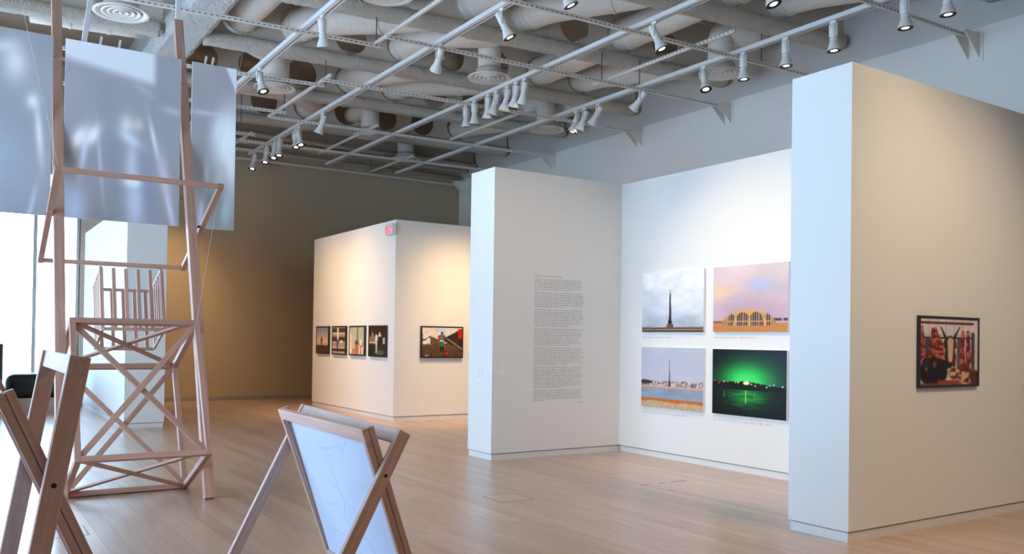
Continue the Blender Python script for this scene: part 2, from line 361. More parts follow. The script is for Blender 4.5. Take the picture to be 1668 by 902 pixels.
def beam(n, x0, x1, label):
    y0 = beam_y(n, 0); r = empty('ceiling_beam', (x0, beam_y(n, x0), 6.2)); setp(r, label, 'beam', 'cellular ceiling beams')
    Mx = Matrix.Translation((0, y0, 0)) @ Matrix.Rotation(ANG, 4, 'Z')
    obj('web', web_mesh(x0, x1, 6.3, 7.25), M['beam'], r, Mx)
    obj('top_flange', MB().box(x0, x1, -.1, .1, 7.25, 7.3).me('top_flange'), M['beam'], r, Mx)
    obj('bottom_flange', lumpy(x1 - x0, .31, .20, .045, .07, n + int(abs(x0) * 10), 0), M['fire'], r, Mx @ Matrix.Translation((x0, 0, 6.30)))
for n in range(1, 7):
    beam(n, 3.36, 11.85, ORD[n - 1] + ' fireproofed cellular roof beam counted from the camera, meeting the right wall')
for n, s in ((3, 'nearer'), (4, 'farther')): beam(n, -4.95, 2.74, s + ' fireproofed cellular roof beam left of the wide girder')
def girder():
    k = 260; n = 16; rs = np.random.RandomState(5); v = []; f = []; prof = []
    for a in np.linspace(-.30, .30, 9): prof.append((a, 6.22 if abs(a) < .27 else 6.26))
    prof += [(.31, 6.45), (.12, 6.52), (.10, 7.0), (.10, 7.29), (-.10, 7.29), (-.10, 7.0), (-.12, 6.52), (-.31, 6.45)]; n = len(prof)
    for i in range(k):
        y = -6 + 26.6 * i / (k - 1)
        for a, z in prof: v.append((3.05 + a + rs.randn() * .004, y, z + (rs.randn() * .004 if z < 7.2 else 0)))
    for i in range(k - 1):
        for j in range(n): f.append((i * n + j, (i + 1) * n + j, (i + 1) * n + (j + 1) % n, i * n + (j + 1) % n))
    o = obj('ceiling_girder', mesh('girder', v, f, False), M['girderfire']); setp(o, 'wide rough fireproofed girder crossing above the hanging screens', 'girder')
girder()
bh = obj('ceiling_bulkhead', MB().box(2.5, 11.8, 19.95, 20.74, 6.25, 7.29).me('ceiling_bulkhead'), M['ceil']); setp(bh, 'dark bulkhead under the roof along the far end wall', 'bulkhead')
for y_, z_, r_, lb in ((20.62, 5.96, .05, 'lowest pale pipe running along the top of the far wall'), (20.35, 6.12, .07, 'middle pale pipe running along the top of the far wall'), (19.85, 6.18, .06, 'nearest pale pipe along the far bulkhead')):
    m = MB(); tube_geo(m, [(-4.9, y_, z_), (11.8, y_, z_)], r_, 12); o = obj('ceiling_pipe', m.me('ceiling_pipe', True), M['beam']); setp(o, lb, 'pipe', 'pipes along the far wall')
# strut rails (X direction) at measured places: (x0,y0,x1,y1,z)
RAILS = [(-4.95, 6.9, 11.5, 6.41, 5.78, 'nearest'), (-4.95, 9.45, 11.5, 8.78, 5.78, 'second'), (5.1, 11.10, 11.5, 10.84, 5.78, 'third'), (-4.95, 12.35, 5.26, 11.57, 5.80, None),
         (5.1, 13.58, 11.5, 13.20, 5.78, 'fourth'), (-4.95, 15.2, 5.27, 13.95, 5.80, None), (5.15, 16.5, 11.5, 16.12, 5.78, 'fifth'), (-4.95, 17.1, 5.33, 16.08, 5.80, None),
         (5.2, 18.87, 11.5, 18.40, 5.78, 'sixth'), (-4.95, 19.2, 5.4, 18.25, 5.80, None), (-4.95, 20.6, 11.5, 20.55, 5.74, 'last'), (-4.95, 20.3, 6.35, 19.8, 5.8, None)]
LN = iter(['nearest', 'second', 'third', 'fourth', 'farthest'])
for x0, y0, x1, y1, z, nm in RAILS:
    lab = (nm + ' slotted steel strut from the camera, ending at the right wall') if nm else (next(LN) + ' slotted steel strut from the camera, passing behind the hanging screens')
    o = bar('strut_rail', (x0, y0, z), (x1, y1, z), .042, .052, M['strut'], None, (0, 1, 0), 0, .002); setp(o, lab, 'strut', 'slotted ceiling struts')
# tracks (Y direction)
TRK = [(4.12, 'leftmost'), (5.95, 'second from left'), (7.88, 'third from left'), (9.79, 'rightmost')]
ZT = 5.86
for x, nm in TRK:
    r = empty('light_track', (x, 0, ZT)); setp(r, nm + ' of the four long white light tracks', 'light track', 'light tracks')
    tch = bar('track_channel', (x, -2.0, ZT), (x, 20.5, ZT), .115, .06, M['white'], r, (1, 0, 0), 0, .003)
    bar('track_slot', (x + .012, -2.0, ZT - .030), (x + .012, 20.5, ZT - .030), .014, .003, M['black'], tch, (1, 0, 0), 0, .0004)
for (x, ya, yb), nm in zip([(5.15, 8.6, 11.6), (5.18, 13.4, 16.7), (7.2, 16.0, 19.3), (9.1, 18.2, 20.7), (9.0, 13.1, 16.2), (9.0, 8.2, 11.3), (5.3, 18.2, 19.7)], ['just left of the nearer air diffuser overhead', 'left of centre in the mid ceiling', 'beside the diffuser over the far partition', 'rightmost at the far end', 'above the far end of the text partition', 'running over the photo partition', 'beside the edge of the right-hand screen']):
    o = bar('cross_strut', (x, ya, 5.83), (x, yb, 5.83), .042, .045, M['strut'], None, (1, 0, 0), 0, .002); setp(o, 'short slotted cross strut ' + nm, 'strut', 'short cross struts')
# hanger rods
for i, ((x, y), t) in enumerate([((5.15, 11.55), 'beside the short strut under the second beam'), ((5.28, 13.9), 'at the end of a left-hand strut'), ((8.97, 11.05), 'over the photo partition'), ((10.3, 8.85), 'above the partition with the blue-lit edge'), ((5.3, 16.1), 'in front of the round beam openings'), ((9.75, 11.0), 'on the rightmost track'), ((5.1, 18.3), 'near the far track lights'), ((9.0, 20.4), 'near the far right corner')]):
    m = MB(); tube_geo(m, [(x, y, 5.8), (x, y, 6.3 if i < 6 else 7.3)], .009, 8); o = obj('hanger_rod', m.me('hanger_rod'), M['rod']); setp(o, 'thin dark hanger rod ' + t, 'rod', 'hanger rods')
# wall brackets
for (y, nm) in ((6.42, 'nearest'), (8.78, 'second nearest'), (10.90, 'third'), (13.28, 'fourth'), (16.25, 'fifth'), (20.45, 'farthest')):
    r = empty('wall_bracket', (XW, y, 5.45)); setp(r, nm + ' white gusset bracket on the right wall, counted from the camera', 'bracket', 'wall brackets')
    obj('back_plate', MB().box(XW - .012, XW, y - .13, y + .13, 5.45, 5.84).me('back_plate'), M['wall_main'], r)
    for s in (-1, 1): obj('gusset', MB().prism([(XW - .012, 5.50), (XW - .012, 5.83), (XW - .36, 5.83), (XW - .36, 5.79)], y + s * .075 - .006, y + s * .075 + .006).me('gusset'), M['wall_main'], r)
    obj('shelf_plate', MB().box(XW - .36, XW - .012, y - .08, y + .08, 5.80, 5.812).me('shelf_plate'), M['wall_main'], r)
# ducts
def hole(n, k): x = 5.78 + .94 * k; return x, beam_y(n, x)
DZ = 6.73
def duct(pts, label, r_=.262, rings=(), rad=.5):
    P = [(p[0], p[1], p[2] if len(p) > 2 else DZ) for p in pts]; sp = smooth_path(P, rad)
    fine = [sp[0]]
    for a, b_ in zip(sp[:-1], sp[1:]):
        n = max(1, int((b_ - a).length / .25))
        for i in range(1, n + 1): fine.append(a.lerp(b_, i / n))
    mb = MB(); al = []; tube_geo(mb, fine, r_, 24, True, al); me = mb.me('duct', True)
    a = me.attributes.new('along', 'FLOAT', 'POINT'); a.data.foreach_set('value', al)
    root = obj('air_duct', me, M['duct']); setp(root, label, 'duct', 'round white air ducts')
    for q in rings:
        i = min(range(1, len(fine) - 1), key=lambda k: (fine[k] - Vector((q[0], q[1], DZ))).length); t = (fine[i + 1] - fine[i - 1]).normalized()
        m2 = MB(); tube_geo(m2, [fine[i] - t * .02, fine[i] + t * .02], r_ + .014, 24); obj('joint_band', m2.me('joint_band'), M['duct'], root)
    return root
def hp(n, k, dy=0): x, y = hole(n, k); return (x, y + dy)
duct([(3.98, 6.0), (3.95, 11.0), hp(4, -2, -.3), hp(4, -2, .25), (4.4, 15.1), (4.89, 15.42), (4.89, 15.42, 6.15)], 'fat air duct beside the wide girder bending down to a diffuser', rings=(hp(4, -2, -.12),))
duct([hp(4, -1, .35), hp(4, -1, -.45), hp(3, 1, .55), hp(3, 1, -.3), (6.72, 8.6)], 'long pale air duct slanting across the upper left ceiling', rings=(hp(4, -1, -.15), (5.7, 12.6)))
duct([hp(4, 1, .4), hp(4, 1, -.9), hp(3, 2, .9), hp(3, 2, .3)], 'bulging air duct emerging left of the second light track', rings=(hp(4, 1, -.1),))
duct([hp(5, 1, .4), hp(5, 1, -.5), hp(4, 2, .7), hp(4, 2, .2)], 'air duct emerging under the third beam left of centre', rings=(hp(5, 1, -.1),))
duct([hp(5, 2, .4), hp(5, 2, -.4), hp(4, 4, .7), hp(4, 4, .3)], 'air duct slanting behind the round diffuser at the centre', rings=(hp(5, 2, -.15), (8.4, 14.9)))
duct([hp(4, 4, .25), hp(3, 4), hp(2, 4), (9.54, 6.2)], 'straight air duct running above the third light track', rings=(hp(4, 4, -.1), hp(3, 4, -.12), hp(2, 4, -.12)))
duct([hp(4, 5, .4), hp(4, 5, -.4), hp(3, 6, .7), hp(3, 6, .1)], 'air duct slanting toward the right wall over the text partition', rings=(hp(4, 5, -.15),))
duct([hp(3, 2, .35), hp(3, 2, -.4), hp(2, 3, .6), hp(2, 3, -.1), (8.7, 6.5)], 'broad air duct crossing at the top centre', rings=(hp(3, 2, -.15), (8.2, 9.9)))
duct([hp(2, 5, .4), hp(2, 5, -.4), hp(1, 6, .6), hp(1, 6, .1)], 'air duct turning at the top right near the wall', rings=(hp(2, 5, -.15),))
duct([(11.4, 9.75), (11.05, 9.95), (10.78, 10.12), (10.78, 10.12, 6.12)], 'air duct turning down to the diffuser above the front partition', r_=.22, rad=.4)
duct([(7.1, 11.9), (7.45, 12.2), (7.75, 12.62), (7.75, 12.62, 6.14)], 'short air duct turning down to the central diffuser', r_=.2, rad=.35)
duct([(3.6, 17.75), (6.0, 17.6), hp(6, 1, -.5), hp(6, 1, .3)], 'air duct behind the left-hand diffuser in the middle distance')
duct([hp(6, 5, .4), hp(6, 5, -.4), hp(5, 6, .6), hp(5, 6, -.2), (11.3, 14.6)], 'dim air duct in the far right of the ceiling', rings=(hp(6, 5, -.15),))
duct([(7.85, 18.9), (7.82, 18.2), (7.82, 17.8), (7.82, 17.8, 6.14)], 'short air duct dropping to the diffuser over the far partition', r_=.2, rad=.3)
duct([(1.0, 15.6), (2.68, 15.35)], 'air duct behind the hanging screens left of the girder', rings=((1.6, 15.5), (2.2, 15.42)))
duct([(10.68, 15.9), (10.68, 15.05), (10.68, 15.05, 6.12)], 'air duct dropping to the far right diffuser', r_=.2, rad=.4)
duct([(2.0, 11.3), (1.97, 12.6), (1.97, 13.1), (1.97, 13.1, 6.12)], 'air duct dropping to the diffuser above the hanging screens', r_=.2, rad=.4)
duct([(4.6, 9.0), (4.72, 10.0), (4.74, 10.35), (4.74, 10.35, 6.12)], 'air duct dropping to the diffuser at the top edge of the view', r_=.2, rad=.3)
duct([(9.6, 20.3), (9.6, 19.7), (9.6, 19.6, 6.12)], 'air duct dropping beside the far end wall', r_=.2, rad=.3)
# diffusers
def diffuser(x, y, z, label, R=.375):
    r = empty('ceiling_diffuser', (x, y, z)); setp(r, label, 'diffuser', 'round ceiling diffusers'); T = Matrix.Translation((x, y, z))
    obj('outer_ring', MB().lathe([(R - .01, .02), (R, .008), (R, -.004), (R - .012, -.012), (R - .06, .004), (R - .10, .022), (R - .115, .04), (R - .10, .045), (R - .03, .03), (R - .01, .02)], 36).me('outer_ring', True), M['diff'], r, T)
    for i, q in enumerate((.262, .185, .11)):
        obj('ring_cone', MB().lathe([(q, .02), (q + .006, .006), (q, -.006), (q - .03, .002), (q - .065, .022), (q - .075, .04), (q - .06, .042), (q, .02)], 32).me('ring_cone', True), M['diff'], r, T)
    obj('centre_button', MB().lathe([(.001, -.012), (.03, -.008), (.036, .004), (.02, .03), (.001, .03)], 20).me('centre_button', True), M['diff'], r, T)
    obj('neck', MB().lathe([(.001, .05), (R - .13, .05), (R - .13, .09), (R - .15, .16), (R - .16, .16)], 28).me('neck', True), M['beam'], r, T)
for (x, y), lb in (((1.96, 13.1), 'round air diffuser above the hanging screens'), ((4.74, 10.35), 'round air diffuser cut by the top edge of the picture'), ((7.75, 12.62), 'round air diffuser at the centre of the ceiling'), ((4.89, 15.42), 'round air diffuser beside a lit spotlight on the leftmost track'), ((10.78, 10.12), 'round air diffuser left of the nearest partition top'), ((7.82, 17.8), 'small dim round air diffuser over the far partition'), ((10.68, 15.0), 'round air diffuser over the text partition'), ((9.6, 19.6), 'dark round air diffuser near the far end wall')):
    diffuser(x, y, 6.04, lb)
# ================================================================== TRACK LIGHTS
HS = 1.2
def lathe_me(name, prof, n=20, **k): return MB().lathe([(a * HS, b_ * HS) for a, b_ in prof], n, **k).me(name, True)
HB = lathe_me('lamp_body', [(.001, .09), (.036, .09), (.042, .08), (.042, -.05), (.036, -.055), (.036, -.075), (.046, -.078), (.046, -.09), (.038, -.093)])
HC = lathe_me('lamp_bell', [(.038, -.092), (.044, -.11), (.064, -.17), (.078, -.205), (.078, -.212), (.060, -.212)])
HR = lathe_me('lamp_rim', [(.0775, -.2125), (.040, -.2135), (.037, -.20), (.037, -.19)])
HL = lathe_me('lamp_lens', [(.040, -.207), (.03, -.205), (.001, -.204)])
for m_, k_ in ((HB, 'head'), (HC, 'head'), (HR, 'black')): m_.materials.append(M[k_])
HL2 = HL.copy(); HL.materials.append(M['lens']); HL2.materials.append(M['lensdim'])
def arm(s): return MB().box(s * .060 - .004, s * .060 + .004, -.009, .009, -.06, .105).me('yoke_arm')
YA = [arm(-1), arm(1)]; YT = MB().box(-.064, .064, -.009, .009, .097, .105).me('yoke_bridge')
ST = MB().box(-.018, .018, -.045, .045, .115, .15).lathe([(.009, .10), (.009, .12)], 10).me('track_adapter')
for m_ in YA + [YT, ST]: m_.materials.append(M['head'])
def head(x, y, aim, label, power, spot=50, blend=.7, lit=True, zp=5.68, col=WARM, soft=.05):
    p = Vector((x, y, zp)); r = empty('track_light', p); setp(r, label, 'track light', 'white track spotlights')
    d = (Vector(aim) - p).normalized(); q = (-d).to_track_quat('Z', 'Y').to_matrix().to_4x4()
    Mh = Matrix.Translation(p) @ q; yaw = math.atan2(d.y, d.x) if abs(d.x) + abs(d.y) > .05 else 0
    My = Matrix.Translation(p) @ Matrix.Rotation(yaw + math.pi / 2, 4, 'Z')
    obj('lamp_body', HB, None, r, Mh); bl = obj('lamp_bell', HC, None, r, Mh); obj('lamp_rim', HR, None, bl, Mh); obj('lamp_lens', HL if lit else HL2, None, bl, Mh)
    yk = obj('yoke_bridge', YT, None, r, My)
    for a in YA: obj('yoke_arm', a, None, yk, My)
    obj('track_adapter', ST, None, r, Matrix.Translation(p))
    if lit and power:
        l = bpy.data.lights.new('lamp_beam', 'SPOT'); l.energy = power; l.color = col; l.spot_size = math.radians(spot); l.spot_blend = blend; l.shadow_soft_size = soft
        o = bpy.data.objects.new('lamp_beam', l); COL.objects.link(o); o.matrix_basis = Matrix.Translation(p + d * .275) @ (-d).to_track_quat('Z', 'Y').to_matrix().to_4x4()
        o.parent = r; o.matrix_parent_inverse = wm(r).inverted()
OD = ['first', 'second', 'third', 'fourth', 'fifth', 'sixth', 'seventh', 'eighth', 'ninth', 'tenth']
X1, X2, X3, X4 = 4.12, 5.95, 7.88, 9.79
# rightmost track: six lit ones aimed down and toward the camera, then four aimed at the far partition
for i, y in enumerate((5.64, 6.18, 7.2, 7.98, 8.75, 9.55)):
    head(X4, y, (X4 + (.0 if i < 5 else -.35), y - (.12 if i < 5 else .9), 3.2), OD[i] + ' lit spotlight from the right on the rightmost track', 60, 55)
for i, (y, a) in enumerate(((10.98, (9.3, 13.6, 3)), (12.15, (9.2, 14.3, 2.5)), (12.55, (9.4, 14.3, 2.2)), (12.8, (8.9, 13.4, 2.2)))):
    head(X4, y, a, ['lone white spotlight turned away beside a bracket on the rightmost track', 'rightmost of three grouped spotlights on the rightmost track', 'middle of three grouped spotlights on the rightmost track', 'leftmost of three grouped spotlights on the rightmost track'][i], 50, 45)
# third track
head(X3, 6.7, (8.2, 5.8, 3.0), 'lit spotlight cut by the top edge right of centre', 40, 50)
head(X3, 8.6, (8.5, 7.7, 3.3), 'lit spotlight above the photo partition on the third track', 40, 50)
for i, (y, a) in enumerate(((11.72, (8.9, 14.36, .9)), (11.97, (8.3, 14.36, .8)), (12.24, (7.8, 14.36, .7)), (12.60, (7.2, 14.36, .6)), (12.86, (8.5, 14.36, .2)), (13.33, (8.6, 14.36, .2)), (13.63, (8.5, 14.36, .1)))):
    head(X3, y, a, OD[i] + ' from the right of the seven clustered white spotlights', (360, 350, 270, 200, 100, 30, 20)[i], 52, 1, col=(1, .68, .36))
# second track
head(X2, 8.08, (7.84, 6.85, .7), 'lit spotlight cut by the top edge at centre', 90, 54, 1)
head(X2, 9.40, (7.84, 8.0, .8), 'lit spotlight hanging in front of the upper centre ducts', 60, 52, 1)
head(X1, 6.9, (7.84, 6.7, 1.3), 'spotlight facing the photo partition beyond the top of the view', 390, 56, 1)
head(X1, 5.9, (7.84, 6.6, 1.4), 'nearer spotlight facing the photo partition beyond the top of the view', 260, 60, 1)
head(X2, 11.08, (6.5, 14.3, 2.4), 'single white spotlight hanging by a strut end above the text partition', 60, 46)
head(X2, 15.78, (5.2, 16.8, 2.5), 'white unlit-looking spotlight turned away on the second track', 0, lit=False)
for i, (y, a) in enumerate(((17.14, (6.2, 15.6, 2.0)), (17.36, (6.0, 15.9, 1.6)), (18.35, (5.4, 17.2, 1.5)), (18.68, (5.2, 17.6, 1.2)), (19.25, (5.0, 18.2, 1.0)), (20.18, (4.7, 19.2, 1.0)))):
    head(X2, y, a, OD[i] + ' from the right of the far row of lit spotlights', 26, 50)
# leftmost track
head(X1, 13.76, (4.6, 12.6, 2.5), 'lit spotlight in front of the left-hand diffuser', 30, 50)
for i, (y, a, pw) in enumerate(((15.95, (6.85, 15.3, 1.1), 500), (16.65, (6.85, 16.5, 1.1), 480), (17.6, (6.85, 17.6, 1.1), 420), (18.3, (3.9, 20.7, 1.7), 420), (17.0, (5.0, 20.7, 1.2), 200))):
    head(X1, y, a, OD[i] + ' spotlight of the leftmost track hidden behind the right-hand screen', pw, 64, 1, col=(1, .65, .33) if i < 3 else (1, .66, .34))
# unseen near lamps beyond the view; the last few added as front fill
for i, (x, y, a, pw, sz) in enumerate(((X2, 1.2, (7.0, 4.09, 1.0), 330, 66), (X3, .8, (7.3, 4.09, .9), 220, 62), (X2, 5.0, (6.6, 9.18, 1.6), 115, 50), (X1, 5.4, (6.5, 9.18, 2.0), 70, 46), (X2, 3.4, (5.6, 6.0, 0.0), 120, 80), (X1, 8.5, (5.2, 10.5, 0), 90, 80), (X1, 11.0, (5.3, 12.5, 0), 90, 80), (X1, -1.5, (1.2, 4.5, .4), 220, 75), (X1, 0.5, (2.2, 5.5, .3), 160, 75), (X2, -1.0, (5.0, 5.0, 0), 160, 80))):
    head(x, y, a, OD[i] + ' near unseen spotlight beyond the top of the view', pw, sz, .9)
# ================================================================== WOODEN TOWER
def lean(z): return 8.277 + .3148 * z
TW = empty('wooden_tower', (1.45, 8.5, 0)); setp(TW, 'leaning pale wooden tower sculpture of posts, tilted cube, frame and slatted crib', 'sculpture')
for x0, x1 in ((.845, .862), (2.072, 2.04)):
    top = 4.95 if x0 > 1.5 else 5.35
    bar('post', (x0, lean(0), 0), (x1, lean(top), top), .09, .085, M['wood'], TW, (1, 0, 0))
# tilted cube
u = Vector((0, .95, -.4556)).normalized(); v_ = Vector((0, .4556, .95)).normalized()     # back-down, up-back
XL, XR = .93, 2.0; S = .052
bb = Vector((0, 8.935, .025)); D1 = 1.02; D2 = 1.30
def cp(x, a, b_): p = bb - u * (D1 * (1 - a)) + v_ * (D2 * b_); return Vector((x, p.y, p.z))
for x in (XL, XR):
    for b_ in (0, 1): bar('cube_rail', cp(x, 0, b_), cp(x, 1, b_), S, S, M['wood'], TW, (1, 0, 0), -S / 2)
    for a in (0, 1): bar('cube_stile', cp(x, a, 0), cp(x, a, 1), S, S, M['wood'], TW, (1, 0, 0), S / 2)
for a in (0, 1):
    for b_ in (0, 1): bar('cube_crossbar', cp(XL, a, b_), cp(XR, a, b_), S, S, M['wood'], TW, v_, -S / 2)
for a in (0, 1):
    bar('diagonal_brace', cp(XL, a, 0), cp(XR, a, 1), .05, .022, M['wood'], TW, v_, -.03); e = u * (.021 if a == 0 else -.021)
    bar('diagonal_brace', cp(XR, a, 0) + e, cp(XL, a, 1) + e, .05, .022, M['wood'], TW, v_, -.03)
for b_ in (0, 1):
    e = v_ * .021
    bar('diagonal_brace', cp(XL, 0, b_), cp(XR, 1, b_), .05, .022, M['wood'], TW, u, -.03); bar('diagonal_brace', cp(XR, 0, b_) + e, cp(XL, 1, b_) + e, .05, .022, M['wood'], TW, u, -.03)
# tilted rectangular frame
FL, FR = .775, 2.165; F0 = (8.43, 2.956); F1 = (9.93, 2.268); fS = .052
for x in (FL, FR):
    bar('frame_side', (x, *F0), (x, *F1), fS, .044, M['wood'], TW, (1, 0, 0), fS / 2)
    xo = -.03 if x < 1 else .03
    m = MB(); tube_geo(m, [(x - xo * 1.6, 9.07 + .06, 2.54 + .10), (x + xo, 9.07 + .06, 2.54 + .10)], .012, 10); obj('pivot_bolt', m.me('pivot_bolt'), M['black'], TW)
for q in (F0, F1): bar('frame_bar', (FL, *q), (FR, *q), .044, fS, M['wood'], TW, (0, 0, 1), -fS / 2)
# slatted crib
CL, CRX = 1.335, 1.935; ca = Vector((0, 9.925, 2.235)); cu = Vector((0, .535, -.215)); cv = Vector((0, .205, .655))
def kp(x, a, b_): p = ca + cu * a - cv * (1 - b_); return Vector((x, p.y, p.z))
for b_ in (0, 1):
    for a in (0, 1):
        if not (a == 0 and b_ == 1): bar('crib_rail', kp(CL, a, b_), kp(CRX, a, b_), .034, .028, M['wood'], TW, (0, 0, 1))
    for x in (CL, CRX): bar('crib_rail', kp(x, 0, b_), kp(x, 1, b_), .026, .028, M['wood'], TW, (1, 0, 0), -.016)
for i in range(6):
    x = CL + (CRX - CL) * i / 5; bar('crib_slat', kp(x, 0, 0), kp(x, 0, 1), .036, .022, M['wood'], TW, (1, 0, 0), -.012)
    if i < 5: bar('crib_slat', kp(CL + (CRX - CL) * (i + .6) / 5.2, 1, 0), kp(CL + (CRX - CL) * (i + .6) / 5.2, 1, 1), .036, .022, M['wood'], TW, (1, 0, 0), -.012)
for x in (CL, CRX):
    for i in range(1, 6): bar('crib_slat', kp(x, i / 5.6, 0), kp(x, i / 5.6, 1), .02, .032, M['wood'], TW, (1, 0, 0), -.012)
for x, z in ((.86, 4.2), (2.04, 4.15), (2.04, 2.95)):
    bar('screen_peg', (x - .10, 9.39, z), (x + .10, 9.39, z), .03, .03, M['wood'], TW, (0, 0, 1))
# guy threads
for p0, p1, lb in (((.78, 8.43, 2.98), (.12, 7.2, 5.2), 'thin pale thread rising left from the tilted frame'), (tuple(cp(XL, 0, 1)), (-1.9, 7.6, 5.3), 'thin pale thread rising left from the tilted cube'), (tuple(cp(XR, 0, 1)), (2.62, 9.2, 4.9), 'thin pale thread rising right from the tilted cube')):
    m = MB(); tube_geo(m, [p0, p1], .0009, 6); o = obj('guy_thread', m.me('guy_thread'), M['white']); setp(o, lb, 'thread', 'guy threads')
# ================================================================== PAINTING HELPERS
def c3(*c): return np.array(c, float)
def mixc(a, b_, t): return a * (1 - t[..., None]) + b_ * t[..., None]
def vnoise(U, V, s, seed, oct_=4):
    rs = np.random.RandomState(seed); out = np.zeros_like(U); amp = 1; tot = 0
    sx, sy = s if isinstance(s, tuple) else (s, s)
    for _ in range(oct_):
        g = rs.rand(int(sy) + 3, int(sx) + 3); x = U * sx; y = V * sy; i = np.floor(x).astype(int); j = np.floor(y).astype(int); fx = x - i; fy = y - j
        fx = fx * fx * (3 - 2 * fx); fy = fy * fy * (3 - 2 * fy)
        out += amp * ((g[j, i] * (1 - fx) + g[j, i + 1] * fx) * (1 - fy) + (g[j + 1, i] * (1 - fx) + g[j + 1, i + 1] * fx) * fy); tot += amp; amp *= .5; sx *= 2; sy *= 2
    return out / tot
def ss(a, b_, x): t = np.clip((x - a) / (b_ - a), 0, 1); return t * t * (3 - 2 * t)
def put(img, mask, col): return mixc(img, c3(*col), np.clip(mask, 0, 1))
def ell(U, V, cx, cy, rx, ry, soft=.06, rot=0.0):
    x = U - cx; y = V - cy; c, s = math.cos(rot), math.sin(rot); a = (x * c + y * s) / rx; b_ = (-x * s + y * c) / ry; return 1 - ss(1 - soft, 1 + soft, np.sqrt(a * a + b_ * b_))
def rec(U, V, x0, x1, y0, y1, s=.004): return ss(x0 - s, x0 + s, U) * (1 - ss(x1 - s, x1 + s, U)) * ss(y0 - s, y0 + s, V) * (1 - ss(y1 - s, y1 + s, V))
def seg(U, V, x0, y0, x1, y1, w0, w1=None):
    w1 = w0 if w1 is None else w1; dx, dy = x1 - x0, y1 - y0; t = np.clip(((U - x0) * dx + (V - y0) * dy) / (dx * dx + dy * dy), 0, 1)
    d = np.hypot(U - x0 - t * dx, V - y0 - t * dy); w_ = w0 + (w1 - w0) * t; return 1 - ss(w_ * .8, w_ * 1.2, d)
# ---- hanging screens
def blobs(U, V, seed, items):
    im = mixc(c3(158, 163, 173), c3(148, 154, 166), 1 - V); n = vnoise(U, V, (3, 4), seed, 3); im = im + (n[..., None] - .5) * c3(14, 12, 10)
    for cx, cy, rx, ry, rot, col, k in items: im = mixc(im, c3(*[c * 1.07 if c > 170 else c for c in col]), min(1, k) * np.exp(-((((U - cx) * math.cos(rot) + (V - cy) * math.sin(rot)) / rx) ** 2 + ((-(U - cx) * math.sin(rot) + (V - cy) * math.cos(rot)) / ry) ** 2)))
    return im
Wt = (246, 249, 255)
def scr1(U, V): return blobs(U, V, 1, [(.70, .82, .10, .10, -.5, Wt, .55), (.60, .9, .12, .035, .2, Wt, .4), (.84, .62, .05, .045, 0, Wt, .6), (.90, .45, .03, .16, .15, Wt, .6), (.85, .05, .02, .12, -.3, (190, 205, 232), .5), (.4, .3, .4, .25, 0, (170, 186, 212), .5)])
def scr2(U, V):
    im = blobs(U, V, 2, [(.12, .07, .10, .2, 0, (176, 198, 232), .7), (.6, .12, .08, .18, .05, (184, 206, 240), .75), (.12, .45, .09, .05, .7, Wt, .8), (.16, .36, .03, .13, -.2, (205, 220, 240), .7), (.24, .48, .07, .04, .8, Wt, .75), (.02, .36, .06, .10, .2, (112, 116, 122), .8),
        (.52, .56, .07, .06, .3, (214, 222, 222), .7), (.62, .57, .05, .04, .2, (206, 208, 196), .6), (.56, .48, .10, .035, -.3, (206, 222, 236), .7), (.57, .36, .05, .12, -.1, (186, 200, 216), .7), (.76, .5, .02, .12, .35, (216, 226, 242), .75), (.86, .28, .05, .16, .3, (206, 200, 226), .6),
        (.93, .68, .10, .02, -.1, (190, 200, 220), .5), (.30, .33, .015, .2, .15, (186, 198, 214), .6), (.42, .3, .06, .25, .1, (132, 144, 168), .6), (.58, .235, .08, .03, 0, (228, 238, 250), .8), (.66, .78, .10, .02, -.3, (176, 180, 196), .5), (.72, .2, .05, .22, .3, (136, 140, 172), .5), (.92, .08, .025, .14, .35, (214, 214, 240), .6)])
    band = ss(.86, .93, V + U * .10) * (1 - ss(.72, .80, U)); return mixc(im, c3(226, 238, 250), band * .85)
def scr3(U, V):
    im = blobs(U, V, 3, [(.82, .55, .30, .17, .3, (220, 236, 246), .95), (.62, .62, .2, .1, .3, (214, 228, 244), .6), (.92, .42, .14, .2, 0, (212, 230, 238), .8), (.3, .70, .35, .015, 0, (186, 200, 222), .6), (.35, .32, .06, .09, .3, (196, 208, 222), .7), (.2, .36, .14, .14, 0, (128, 136, 150), .6), (.6, .28, .2, .05, .2, (190, 204, 214), .6), (.8, .12, .12, .10, .3, (170, 200, 226), .7), (.25, .1, .06, .1, -.4, (196, 196, 226), .6), (.5, .2, .2, .08, 0, (126, 140, 160), .6)])
    return mixc(im, c3(226, 240, 250), ss(.0, .05, (V - .90) + (U - .88) * .6) * .8)
SY = 9.36; SZ0, SZ1 = 2.655, 4.395
def screen(x0, x1, fn, label, nu):
    r = empty('hanging_screen', ((x0 + x1) / 2, SY, SZ0)); setp(r, label, 'screen', 'three hanging projection screens')
    obj('screen_sheet', printed('screen_sheet', fn, nu, 120, x1 - x0, SZ1 - SZ0, M['screen']), None, r, FACE_NY((x0 + x1) / 2, SY - .0075, (SZ0 + SZ1) / 2))
    obj('screen_board', MB().box(x0, x1, SY - .007, SY + .007, SZ0, SZ1).me('screen_board'), M['card'], r)
    for x in (x0 + (x1 - x0) * .28, x0 + (x1 - x0) * .44): bar('hanging_clip', (x, SY + .01, SZ1 - .02), (x + .02, SY + .02, SZ1 + .09), .022, .012, M['white'], r)
screen(-.25, .802, scr1, 'left hanging screen with pale blurred projection, cut by the picture edge', 70)
screen(.908, 1.985, scr2, 'large middle hanging screen with a blurred bluish projected scene', 110)
screen(2.093, 2.55, scr3, 'narrow right hanging screen with a white projected glow', 50)
